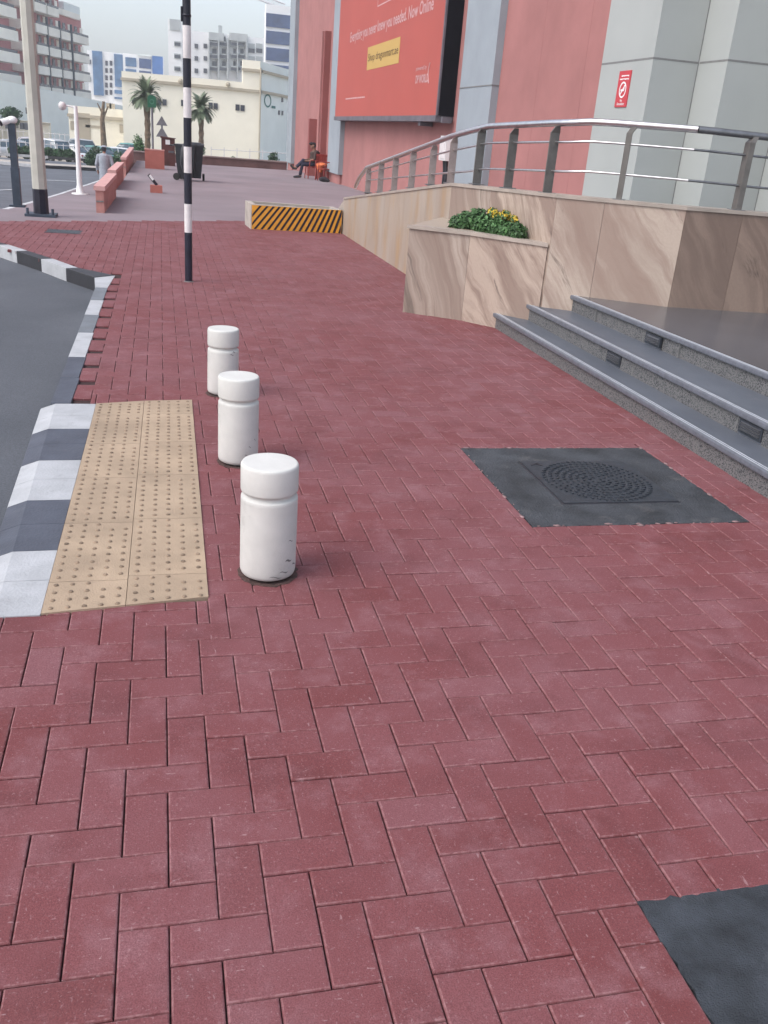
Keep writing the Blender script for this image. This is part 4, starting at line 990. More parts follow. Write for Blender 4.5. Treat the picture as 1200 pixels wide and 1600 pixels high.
# brown litter bin
p = gz(264, 257, -.15); X, Y = p.x, p.y; Z = plz(Y)
t = empty('litter_bin', (X, Y, Z), 0, 'tall dark brown litter bin with a white label behind the terracotta box', 'litter bin')
b = MB(); b.box(X - .27, X + .24, Y, Y + .5, Z, Z + 1.0); b.build('body', M['brown'], t)
b = MB(); b.prism([(X - .31, Y - .04), (X + .28, Y - .04), (X + .28, Y + .54), (X - .31, Y + .54)], [Z + 1.0] * 4, [Z + 1.07, Z + 1.02, Z + 1.02, Z + 1.07]); b.build('roof', M['brown'], t)
b = MB(); b.box(X - .12, X + .05, Y - .01, Y, Z + .78, Z + .95); b.build('label_plate', M['white'], t)
b = MB(); b.box(X - .02, X + .2, Y - .012, Y, Z + .48, Z + .56); b.build('slot_plate', M['bingrey'], t)

# green sign and triangular signs
def gsign():
    Y = 46.0; p = atY(239, 240, Y); X = p.x; z0 = -1.0; zt = atY(238, 168, Y).z; zb_ = atY(238, 166, Y).z
    t = empty('green_sign', (X, Y, z0), 0, 'dark green square sign with pointed top on a grey pole by the palm', 'sign')
    b = MB(); b.tube([(X, Y, z0), (X, Y, zt)], .05, 8); b.build('pole', M['signback'], t)
    zt2 = atY(238, 150, Y).z; b = MB(); h = zt2 - zt; w_ = .19
    v = [(X - w_, Y - .06, zt), (X + w_, Y - .06, zt), (X + w_, Y - .06, zt + h * .85), (X + w_ * .6, Y - .06, zt + h * 1.05), (X - w_ * .6, Y - .06, zt + h * 1.05), (X - w_, Y - .06, zt + h * .85)]
    v += [(a, bb_ + .03, c) for a, bb_, c in v]; n = 6
    b.add(v, [tuple(range(6)), tuple(range(11, 5, -1))] + [(i, i + 6, (i + 1) % 6 + 6, (i + 1) % 6) for i in range(6)]); o = b.build('board', M['signgreen'], t)
    b = MB(); cz = zt + h * .5
    n = 20; v = []
    for k in range(n): a = 2 * math.pi * k / n; v += [(X + .075 * math.cos(a), Y - .063, cz + .075 * math.sin(a)), (X + .105 * math.cos(a), Y - .063, cz + .105 * math.sin(a))]
    b.add(v, [(2 * k, 2 * k + 1, (2 * k + 3) % (2 * n), (2 * k + 2) % (2 * n)) for k in range(n)]); b.build('ring_mark', surf('dull_green_mark', (.10, .25, .18), .6), o)
gsign()
def trisign():
    Y = 47.0; X = atY(253, 200, Y).x; z1 = atY(252, 181, Y).z; z2 = atY(252, 196, Y).z; z3 = atY(253, 214, Y).z
    t = empty('warning_sign', (X, Y, -1), 0, 'grey pole with two triangular traffic signs seen from behind', 'sign')
    b = MB(); b.tube([(X, Y, -1.0), (X, Y, z1 - .05)], .045, 8); b.build('pole', M['signback'], t)
    for zt, zb, w_ in ((z1, z2, .26), (z2 - .05, z3, .28)):
        b = MB(); v = [(X - w_, Y - .05, zb), (X + w_, Y - .05, zb), (X, Y - .05, zt)]; v += [(a, c + .02, d) for a, c, d in v]
        b.add(v, [(0, 1, 2), (5, 4, 3), (0, 3, 4, 1), (1, 4, 5, 2), (2, 5, 3, 0)]); b.build('triangle_plate', M['signback'], t)
trisign()

# hazard striped concrete barrier
t = empty('hazard_barrier', (2.1, 14.9, 0), 0, 'low concrete block with orange and black slanted hazard stripes at the ramp foot', 'barrier')
A, B = Vector((1.36, 14.86)), Vector((2.83, 14.93)); d = (B - A).normalized(); n_ = Vector((-d.y, d.x))
b = MB()
for a0, a1, q0, q1 in ((0, 1.47, 0, .08), (0, 1.47, .62, .70), (0, .08, .08, .62), (1.39, 1.47, .08, .62)):
    P = [A + d * a0 + n_ * q0, A + d * a1 + n_ * q0, A + d * a1 + n_ * q1, A + d * a0 + n_ * q1]; b.prism(P, -.1, [.375 - .008 * x for x in (a0 * 1.5, a1 * 1.5, a1 * 1.5, a0 * 1.5)])
b.build('body', M['concrete'], t)
b = MB(); b.prism([A + d * .08 + n_ * .08, A + d * 1.39 + n_ * .08, A + d * 1.39 + n_ * .62, A + d * .08 + n_ * .62], -.1, .30); b.build('fill', M['soil'], t)
D3 = Vector((d.x, d.y, 0)); N3 = Vector((n_.x, n_.y, 0)); A3 = Vector((A.x, A.y, 0)) - N3 * .003
b = MB(); b.obox(A3 + D3 * .74 + Vector((0, 0, .182)), D3, N3, (0, 0, 1), .725, .002, .180); sp_ = b.build('stripe_panel', M['yellow'], t)
b = MB(); x = -.3; k = 0
zl_, zh_ = .006, .358; base = A3 - N3 * .0035
def clipstripe(xb, wd, slant):
    # polygon between two slanted lines clipped to [.065,1.455]
    L0, L1 = .020, 1.46; pts = []
    n = 8; lo = []; hi = []
    for i in range(n + 1):
        z = zl_ + (zh_ - zl_) * i / n; xa = xb + slant * i / n; xc = xa + wd
        xa2, xc2 = min(max(xa, L0), L1), min(max(xc, L0), L1); lo.append((xa2, z)); hi.append((xc2, z))
    for i in range(n):
        if hi[i][0] - lo[i][0] < 1e-4 and hi[i + 1][0] - lo[i + 1][0] < 1e-4: continue
        q = [lo[i], hi[i], hi[i + 1], lo[i + 1]]; b.add([base + D3 * a + Vector((0, 0, z)) for a, z in q], [(0, 1, 2, 3)])
xb = -.17
while xb < 1.5:
    sl_ = .30 - .19 * max(0, min(1, xb / 1.4)); clipstripe(xb, .04, sl_); xb += .107 - .018 * max(0, min(1, xb / 1.4))
b.build('black_stripes', M['blackpaint'], sp_)

# ================================================================== PEOPLE
def remeshed(name, mb, m, parent, voxel=.012, smooth=3):
    me = bpy.data.meshes.new('tmp'); me.from_pydata([tuple(v) for v in mb.v], [], mb.f); o = bpy.data.objects.new('tmp', me); COL.objects.link(o)
    md = o.modifiers.new('r', 'REMESH'); md.mode = 'VOXEL'; md.voxel_size = voxel
    ms = o.modifiers.new('s', 'SMOOTH'); ms.iterations = smooth; ms.factor = .5
    bpy.context.view_layer.update()
    m2 = bpy.data.meshes.new_from_object(o.evaluated_get(bpy.context.evaluated_depsgraph_get())); bpy.data.objects.remove(o)
    for p in m2.polygons: p.use_smooth = True
    m2.name = name
    return link_mesh(name, m2, m, parent, False)
def limb(b, pts, rs):
    b.tube(pts, rs, 12)
    for p, r in zip(pts, rs): b.ico(p, r, sub=2)
def hand(b, w_, d, side, curl=.5):
    """palm plus five separate fingers; w_ wrist, d pointing dir"""
    w_, d = Vector(w_), Vector(d).normalized(); s = Vector(side).normalized(); n = d.cross(s).normalized()
    b.tube([w_, w_ + d * .045, w_ + d * .085], [.026, .034, .03], 8)
    for k, (o, l) in enumerate(((-.028, .062), (-.009, .074), (.010, .070), (.027, .055))):
        r0 = w_ + d * .08 + s * o; r1 = r0 + d * l * .5 - n * l * .15 * curl; r2 = r1 + d * l * .35 - n * l * .4 * curl
        limb(b, [r0, r1, r2], [.0095, .009, .008])
    t0 = w_ + d * .03 - s * .03; limb(b, [t0, t0 + d * .03 - s * .022, t0 + d * .055 - s * .026 - n * .01], [.012, .011, .009])
def head(b, c, f, up=(0, 0, 1), s=1.0):
    """c centre of head, f facing"""
    c, f, up = Vector(c), Vector(f).normalized(), Vector(up); r = f.cross(up).normalized()
    b.ico(c + up * .02 * s - f * .01, .078 * s, .078 * s, .10 * s, 3); b.ico(c + f * .02 * s - up * .03 * s, .062 * s, .062 * s, .075 * s, 3)
    b.ico(c + f * .055 * s - up * .085 * s, .03 * s, .03 * s, .024 * s)               # chin
    b.tube([c + f * .075 * s + up * .02 * s, c + f * .108 * s - up * .02 * s], [.010 * s, .016 * s], 8)   # nose
    b.ico(c + f * .088 * s - up * .052 * s, .018 * s, .018 * s, .010 * s)             # mouth
    for q in (-1, 1):
        b.ico(c + r * q * .078 * s - up * .0 - f * .005, .012 * s, .02 * s, .03 * s)   # ears
        b.ico(c + r * q * .03 * s + f * .074 * s + up * .012 * s, .012 * s, .012 * s, .009 * s)
# seated man, local frame: facing -x, seat centre origin at ground
X, Y = 5.62, 36.15; Z = plz(Y)
t = empty('person', (X, Y, Z), R_(8), 'man in a dark cap sitting cross legged on a red plastic chair', 'person')
b = MB()
hipL, hipR = (0, -.09, .50), (0, .09, .50)
b.tube([(0.0, 0, .46), (.03, 0, .58), (.05, 0, .74), (.04, 0, .92), (.03, 0, 1.0)], [.15, .145, .15, .165, .10], 14); b.ico((.04, -.13, .94), .07); b.ico((.04, .13, .94), .07)
b.tube([(.03, 0, .98), (.0, 0, 1.09)], [.055, .05], 10); head(b, (-.03, 0, 1.17), (-1, 0, -.12))
limb(b, [hipL, (-.44, -.08, .49), (-.52, -.06, .07)], [.085, .062, .045]); limb(b, [(-.52, -.06, .06), (-.62, -.06, .035), (-.72, -.06, .03)], [.045, .042, .035])
limb(b, [hipR, (-.40, -.02, .62), (-.70, -.10, .36)], [.085, .065, .045]); limb(b, [(-.70, -.10, .35), (-.80, -.1, .36), (-.88, -.1, .42)], [.042, .042, .033])
limb(b, [(.04, -.17, .93), (-.02, -.22, .70), (-.25, -.10, .62)], [.05, .042, .030]); hand(b, (-.25, -.10, .62), (-1, .2, -.1), (0, 1, 0))
limb(b, [(.04, .17, .93), (-.04, .22, .70), (-.26, .06, .66)], [.05, .042, .030]); hand(b, (-.26, .06, .66), (-1, -.2, -.1), (0, 1, 0))
remeshed('body', b, M['skin'], t)
b = MB(); b.tube([(0.0, 0, .50), (.03, 0, .60), (.05, 0, .76), (.04, 0, .93), (.03, 0, 1.015)], [.165, .16, .165, .178, .075], 14); b.ico((.04, -.14, .94), .078); b.ico((.04, .14, .94), .078)
limb(b, [(.04, -.17, .93), (-.02, -.22, .70)], [.062, .056]); limb(b, [(.04, .17, .93), (-.04, .22, .70)], [.062, .056]); remeshed('shirt', b, M['tee'], t)
b = MB(); b.tube([(0.02, 0, .52), (.05, 0, .60), (.07, 0, .76), (.06, 0, .92), (.045, 0, .985)], [.17, .168, .172, .182, .12], 14); b.ico((.06, -.12, .93), .075); b.ico((.06, .12, .93), .075); remeshed('waistcoat', b, M['vest'], t)
b = MB(); limb(b, [hipL, (-.44, -.08, .49), (-.51, -.06, .14)], [.1, .075, .062]); limb(b, [hipR, (-.40, -.02, .62), (-.66, -.09, .40)], [.1, .078, .06]); b.ico((0, 0, .50), .16, .17, .11); remeshed('trousers', b, M['navy'], t)
for q, r_ in ((((-.50, -.06, .06), (-.60, -.06, .05), (-.74, -.06, .035)), .05), (((-.69, -.10, .33), (-.80, -.1, .34), (-.90, -.1, .43)), .048)):
    b = MB(); limb(b, list(q), [r_, r_, r_ * .8]); remeshed('shoe', b, M['shoe'], t)
b = MB(); b.ico((-.02, 0, 1.235), .098, .088, .055, 3); b.tube([(-.09, 0, 1.235), (-.19, 0, 1.225)], [.07, .05], 10); b.v = [(a, c, 1.23 + (z - 1.23) * (.35 if a < -.1 else 1)) for a, c, z in b.v]; remeshed('cap', b, M['vest'], t)
b = MB(); b.ico((.015, 0, 1.17), .078, .083, .07, 3); remeshed('hair', b, M['black'], t)
# red plastic chairs
def chair(x, y, z, rz, label, back=.82, cnt=1):
    t = empty('plastic_chair', (x, y, z), rz, label, 'chair', 'red plastic chairs by the pink wall')
    b = MB(); b.box(-.24, .22, -.23, .23, .41, .44); b.build('seat', M['redplastic'], t, False)
    b = MB()
    for k in range(7): yy = -.2 + .0667 * k; b.obox((.26, yy, .64), (1, 0, .18), (0, 1, 0), (-.18, 0, 1), .009, .022, .21)
    b.obox((.305, 0, .86), (1, 0, .18), (0, 1, 0), (-.18, 0, 1), .012, .235, .04); b.build('backrest', M['redplastic'], t, False)
    for sx, sy in ((-.22, -.21), (-.22, .21), (.2, -.21), (.2, .21)):
        b = MB(); b.tube([(sx, sy, .42), (sx * 1.12, sy * 1.08, 0)], [.022, .018], 6); b.build('leg', M['redplastic'], t, False)
    for sy in (-.24, .24):
        b = MB(); b.tube([(.27, sy, .66), (-.15, sy, .66), (-.2, sy, .62), (-.21, sy, .42)], .018, 6); b.build('armrest', M['redplastic'], t, False)
    return t
chair(X, Y, Z, R_(8), 'red plastic chair the capped man sits on')
chair(X + .22, Y + -.75, plz(Y), R_(80), 'red plastic chair with an orange cloth, nearest its seated neighbour')
chair(X + .30, Y - 1.35, plz(Y), R_(20), 'empty red plastic chair closest to the pale pilaster')
b = MB(); b.ico((X + .2, Y - .8, .36), .22, .2, .09, 3); b.tube([(X + .1, Y - .98, .36), (X + .12, Y - 1.0, .1)], [.14, .08], 8)
tag(remeshed('cloth_bundle', b, M['orange'], None, .02), 'bright orange cloth bundle lying on a red plastic chair', 'cloth')
b = MB(); b.ico((5.72, 34.2, plz(34.2) + .08), .17, .14, .09, 3); b.ico((5.83, 34.15, plz(34.2) + .05), .12, .12, .06, 3); tag(remeshed('bag', b, M['vest'], None, .02), 'small black bag lying on the ground beside the red chairs', 'bag')
# walking man
Y = 35.2; X = atY(163.5, 260, Y).x; Z = zr(Y)
t = empty('person', (X, Y, Z), 0, 'man in a long grey robe and cap walking away along the road', 'person')
b = MB()
b.tube([(0, 0, .88), (0, 0, 1.05), (0, 0, 1.28), (0, 0, 1.42), (0, 0, 1.47)], [.15, .14, .165, .16, .07], 14); b.ico((-.16, 0, 1.38), .07); b.ico((.16, 0, 1.38), .07)
b.tube([(0, 0, 1.44), (0, .01, 1.54)], [.055, .05], 10); head(b, (0, .02, 1.61), (0, 1, -.15))
limb(b, [(-.09, 0, .9), (-.10, .12, .48), (-.10, .04, .08)], [.085, .06, .042]); limb(b, [(-.1, .04, .05), (-.1, .14, .03), (-.1, .22, .03)], [.045, .042, .035])
limb(b, [(.09, 0, .9), (.10, -.02, .48), (.10, -.20, .12)], [.085, .06, .042]); limb(b, [(.1, -.20, .10), (.1, -.12, .04), (.1, -.04, .03)], [.045, .042, .035])
limb(b, [(-.2, 0, 1.38), (-.27, -.02, 1.1), (-.24, .1, .88)], [.052, .042, .030]); hand(b, (-.24, .1, .88), (.1, .3, -1), (0, 1, 0))
limb(b, [(.2, 0, 1.38), (.28, -.05, 1.12), (.27, .02, .88)], [.052, .042, .030]); hand(b, (.27, .02, .88), (0, .2, -1), (0, 1, 0))
remeshed('body', b, M['skin'], t)
b = MB(); b.tube([(0, -.02, .25), (0, 0, .6), (0, 0, .95), (0, 0, 1.28), (0, 0, 1.42), (0, 0, 1.48)], [.235, .20, .18, .19, .17, .075], 16); b.ico((-.17, 0, 1.38), .08); b.ico((.17, 0, 1.38), .08)
limb(b, [(-.2, 0, 1.38), (-.27, -.02, 1.1), (-.245, .07, .95)], [.07, .062, .05]); limb(b, [(.2, 0, 1.38), (.28, -.05, 1.12), (.275, .0, .94)], [.07, .062, .05]); remeshed('robe', b, M['robe'], t)
b = MB(); b.ico((0, 0, 1.615), .088, .085, .085, 3); remeshed('hair', b, M['black'], t)
b = MB(); b.ico((0, .01, 1.70), .10, .10, .04, 3); b.tube([(0, .01, 1.685), (0, .01, 1.70)], [.155, .14], 16); remeshed('cap', b, M['robe'], t)
for xx, yy in ((-.1, .04), (.1, -.2)):
    b = MB(); limb(b, [(xx, yy, .06), (xx, yy + .1, .045), (xx, yy + .2, .04)], [.052, .05, .042]); remeshed('shoe', b, M['shoe'], t)

# ================================================================== CARS
def make_car(x, y, z, rz, paint, label, suv=False):
    t = empty('parked_car', (x, y, z), rz, label, 'car', 'cars parked beyond the road')
    L_, W_ = 4.5, 1.8; H = 1.72 if suv else 1.44; hw = W_ / 2
    # section stations along x: (x, z_low, z_belt, roof?, halfwidth)
    def loft(st, smooth=True):
        b = MB(); k = len(st[0]); v = [p for s in st for p in s]
        b.add(v, [(i * k + j, i * k + j + 1, (i + 1) * k + j + 1, (i + 1) * k + j) for i in range(len(st) - 1) for j in range(k - 1)], 0, smooth)
        b.add(st[0], [tuple(range(k - 1, -1, -1))]); b.add(st[-1], [tuple(range(k))]); return b
    hb = .95 if suv else .84
    def sec(xx, zl, zb, w_): return [(xx, -w_ * .9, zl), (xx, -w_, zl + .2), (xx, -w_ * .985, zb - .15), (xx, -w_ * .88, zb), (xx, 0, zb + .04), (xx, w_ * .88, zb), (xx, w_ * .985, zb - .15), (xx, w_, zl + .2), (xx, w_ * .9, zl)]
    b = loft([sec(-2.25, .4, hb - .2, hw * .8), sec(-2.15, .3, hb - .08, hw * .93), sec(-1.4, .25, hb + .02, hw), sec(-.2, .25, hb + .03, hw), sec(1.1, .25, hb, hw), sec(1.9, .28, hb - .10, hw * .95), sec(2.2, .35, hb - .25, hw * .82)])
    body = b.build('body', paint, t, False)
    def cs(xx, zb, zt, w0, w1): return [(xx, -w0, zb), (xx, -w1, zt - .05), (xx, -w1 * .85, zt), (xx, w1 * .85, zt), (xx, w1, zt - .05), (xx, w0, zb)]
    rb = -2.1 if suv else -1.75
    st = [cs(rb, hb - .02, hb + .05, hw * .85, hw * .82), cs(rb + .45, hb, H - .08, hw * .87, hw * .70), cs(-.3, hb, H, hw * .88, hw * .72), cs(.35, hb, H - .05, hw * .88, hw * .70), cs(1.15, hb - .03, hb + .05, hw * .86, hw * .80)]
    loft(st).build('windows', M['carglass'], t, False)
    st = [cs(rb + .42, H - .13, H - .05, hw * .74, hw * .71), cs(-.3, H - .09, H + .015, hw * .755, hw * .73), cs(.38, H - .13, H - .03, hw * .74, hw * .71)]
    loft(st).build('roof', paint, t, False)
    b = MB()
    for s in (-1, 1):
        for x0, z0, x1, z1 in ((rb + .05, hb, rb + .44, H - .09), (.38, H - .07, 1.12, hb + .02), (-.45, hb, -.45, H - .04)): b.tube([(x0, s * hw * .875, z0), (x1, s * hw * .74, z1)], .03, 5)
    b.build('pillars', paint, t, False)
    for xx in (-1.38, 1.38):
        for s in (-1, 1):
            b = MB(); b.tube([(xx, s * (hw - .2), .32), (xx, s * (hw + .005), .32)], .32, 18); wo_ = b.build('wheel', M['tyre'], t, False)
            b = MB(); b.tube([(xx, s * (hw - .02), .32), (xx, s * (hw + .012), .32)], .2, 12); r = b.build('rim', M['rim'], wo_, False)
    for s in (-1, 1):
        b = MB(); b.ico((2.1, s * hw * .66, hb - .25), .1, .2, .08); b.build('headlight', M['lens'], t, False)
        b = MB(); b.ico((-2.2, s * hw * .72, hb - .2), .06, .14, .09); b.build('tail_light', M['redlens'], t, False)
    b = MB(); b.box(2.17, 2.25, -.4, .4, .4, .5); b.build('grille', M['black'], t, False)
    return t
def make_cars():
    proto = {}
    spec = [(12, 84, 10, 'carsilver', 0, 'silver blue saloon at the far left, behind the camera post'),
            (-35, 84, 20, 'carwhite', 0, 'white saloon cut off by the left edge of the view'),
            (42, 85, 12, 'carpink', 1, 'pale pinkish grey car showing between camera post and lamp pole'),
            (78, 84, -50, 'carwhite', 1, 'white off road car right of the lamp pole'),
            (103, 84, -35, 'carwhite', 0, 'white saloon parked just left of the white camera mast'),
            (147, 86, -40, 'cargreen', 0, 'pale green car right of the white camera mast'),
            (176, 90, 5, 'carwhite', 0, 'small white car beyond the walking man, nearest the teal van'),
            (196, 97, -5, 'cargreen', 1, 'teal green van at the right end of the parked row'),
            (60, 98, 0, 'carblue', 0, 'dark blue car in the back row behind the lamp pole'),
            (118, 100, 5, 'carsilver', 1, 'silver car in the back row behind the white mast')]
    for px, Y, rz, m, suv, lab in spec:
        X = atY(px, 240, Y).x; z = zr(Y) - .3
        if (suv) not in proto:
            o = make_car(0, 0, 0, 0, M[m], lab, suv); proto[suv] = o
        else:
            src = proto[suv]; o = copy_tree(src)
            for c in o.children:
                if c.name.split('.')[0] in ('body', 'roof', 'pillars'): c.material_slots[0].link = 'OBJECT'; c.material_slots[0].material = M[m]
        o.location = (X, Y, z); o.rotation_euler = (0, 0, R_(180 + rz)); o['label'] = lab
bpy.context.view_layer.update()
make_cars()

# hedges, bushes
def bush(name, px, py, Y, w_, h, label, cat, n=1500, mat='leaf2', z=None, group=None, trunk=0):
    X = atY(px, py, Y).x; z = zr(Y) - .3 if z is None else z
    t = empty(name, (X, Y, z), 0, label, cat, group); bl = []
    rs = random.Random(int(px * 7 + Y))
    zc = z + trunk + h / 2
    for _ in range(9): bl.append((X + rs.uniform(-.55, .55) * w_ / 2, Y + rs.uniform(-.5, .5) * w_ / 2, zc + rs.uniform(-.55, .5) * h / 2, w_ * rs.uniform(.2, .34), w_ * .3, h * rs.uniform(.2, .32)))
    leaf_cloud('foliage' if not trunk else 'crown', M[mat], bl, n, max(.07, w_ * .06), t)
    b = MB(); b.tube([(X, Y, z - .1), (X + .03, Y, z + trunk + h * .4)], [.06 + .03 * trunk, .04], 6); b.build('stem' if not trunk else 'trunk', M['bark'], t)
def hedge(pts, label, h=.6, w_=.7):
    t = empty('hedge', pts[0], 0, label, 'hedge'); bl = []
    for p, q in zip(pts[:-1], pts[1:]):
        n = int((q - p).length / .6)
        for i in range(n): c = p.lerp(q, i / n); bl.append((c.x, c.y + .8, c.z + h * .5, .5, w_ / 2, h * random.uniform(.5, .7)))
    leaf_cloud('foliage', M['leaf2'], bl, 7000, .16, t)
hedge([on(22, 244.5), on(75, 248), on(122, 251.5)], 'low clipped green hedge along the kerb before the parked cars', .7)
bush('bush', 146, 248, 66, 1.5, 1.4, 'rounded green bush left of the walking man', 'bush', z=-1.75)
bush('bush', 183, 250, 62, 1.3, 1.2, 'rounded green bush right of the walking man', 'bush', z=-1.7)
bush('tree', 15, 185, 92, 2.0, 1.7, 'small round dark green tree above the cars at the left edge', 'tree', 2500, z=-2.4, trunk=2.2)
bush('tree', 217, 205, 62, 1.0, 1.7, 'slim leafy young tree beside the left palm trunk', 'tree', 1800, 'leaf', z=-1.9, trunk=.75)
bush('tree', 309, 218, 58, 1.0, .8, 'small leafy tree in front of the right palm trunk', 'tree', 1200, z=-1.7, trunk=1.2)
bush('tree', 427, 230, 60, .75, 1.0, 'narrow green tree by the grey side of the cream building', 'tree', 1200, z=-1.3, trunk=.5)
bush('bush', 367, 234, 62, .8, .7, 'small pale bare bush before the cream building', 'bush', 250, z=-1.0)
# bare trunk / pole by the low annex
X = atY(162, 200, 98).x; b = MB(); b.tube([(X, 98, -3), (X - .1, 98, 1.0), (X + .1, 98, 2.6)], [.35, .22, .12], 7); b.tube([(X - .1, 98, .9), (X + .5, 98, 2.2)], [.14, .06], 6); b.tube([(X, 98, 1.4), (X - .5, 98, 2.4)], [.12, .05], 6)
tt = empty('bare_tree', (X, 98, -3), 0, 'leafless brown tree trunk before the low cream annex', 'tree'); b.build('trunk', M['bark'], tt)

# palms
def palm(px, Y, ytop_px, crown_px, label, seed, sc=1.0):
    rs = random.Random(seed); X = atY(px, 200, Y).x; z0 = zr(Y) - .3; zc = atY(px, crown_px, Y).z
    t = empty('palm_tree', (X, Y, z0), 0, label, 'palm tree', 'date palms before the cream building')
    b = MB(); n = 14; pts = []; rr = []
    for i in range(n + 1): f = i / n; pts.append((X + .12 * math.sin(f * 2.5), Y, z0 + (zc - z0) * f)); rr.append(.2 * sc + (.035 if i % 2 else -.01) + (.06 * sc if f > .8 else 0))
    b.tube(pts, rr, 9); b.build('trunk', M['bark'], t)
    vs = []; fs = []; tone = []
    cx, cy = pts[-1][0], Y
    R0 = (zc - atY(px, ytop_px, Y).z) * -1
    nf = 74
    for k in range(nf):
        az = 2 * math.pi * k / nf * 2.4 + rs.uniform(-.2, .2); el = R_(rs.choice([78, 65, 50, 38, 25, 8, -8])) + rs.uniform(-.1, .1); L = R0 * rs.uniform(.85, 1.1)
        p = Vector((cx, cy, zc)); d = Vector((math.cos(az) * math.cos(el), math.sin(az) * math.cos(el), math.sin(el))); tn = rs.uniform(.2, .9)
        seg = 12
        for s in range(seg):
            q = p + d * L / seg; side = d.cross(Vector((0, 0, 1)))
            if side.length < .05: side = Vector((1, 0, 0))
            side.normalize(); f = (s + .5) / seg; ln = L * .26 * math.sin(math.pi * min(1, f * .85 + .12)); upv = side.cross(d).normalized()
            for sg in (-1, 1):
                for u in (.1, .45, .8):
                    o = p.lerp(q, u); tip = o + side * sg * ln * .8 + d * ln * .75 + upv * ln * .1 - Vector((0, 0, ln * .2)); wv = d * .03
                    b0 = len(vs); vs += [o - wv, o + wv, tip]; fs.append((b0, b0 + 1, b0 + 2)); tone.append(tn + rs.uniform(-.1, .1))
            b0 = len(vs); sw = side * .03 * (1.2 - f); vs += [p - sw, p + sw, q + sw, q - sw]; fs.append((b0, b0 + 1, b0 + 2, b0 + 3)); tone.append(.7)
            p = q; d = (d + Vector((0, 0, -.13 - .05 * f))).normalized()
    me = bpy.data.meshes.new('crown'); me.from_pydata([tuple(v) for v in vs], [], fs)
    a = me.attributes.new('tone', 'FLOAT', 'FACE'); a.data.foreach_set('value', tone); link_mesh('crown', me, M['palm'], t)
palm(228, 74, 116, 152, 'taller date palm left of the striped pole, by the green sign', 1)
palm(312, 76, 140, 172, 'shorter date palm just right of the striped pole', 2, .9)

# fences
def fence(pts, h, label, gap=.35, name='picket_fence', z=None):
    t = empty(name, pts[0], 0, label, 'fence'); b = MB(); r_ = MB(); po = MB()
    for p, q in zip(pts[:-1], pts[1:]):
        n = int((q - p).length / gap)
        for i in range(n): c = p.lerp(q, i / n); b.box(c.x - .022, c.x + .022, c.y - .02, c.y + .02, c.z, c.z + h)
        for zz_ in (.15, h - .15): r_.tube([p + Vector((0, 0, zz_)), q + Vector((0, 0, zz_))], .022, 6)
    b.build('pickets', M['picket'], t); r_.build('rails', M['picket'], t)
    return t
def pt(px, Y, z): v = atY(px, 230, Y); return Vector((v.x, Y, z))
fence([pt(-60, 78.6, -2.1), pt(60, 78.6, -2.1), pt(128, 78.6, -2.1)], 1.25, 'pale picket fence in front of the left parked cars', .45)
fence([pt(330, 64, -1.7), pt(450, 64, -1.6)], 1.75, 'white picket fence along the foot of the cream building', .8)
fence([pt(-60, 108, -2.6), pt(110, 108, -2.6), pt(215, 108, -2.6)], 1.9, 'far pale fence behind the car park', .5)

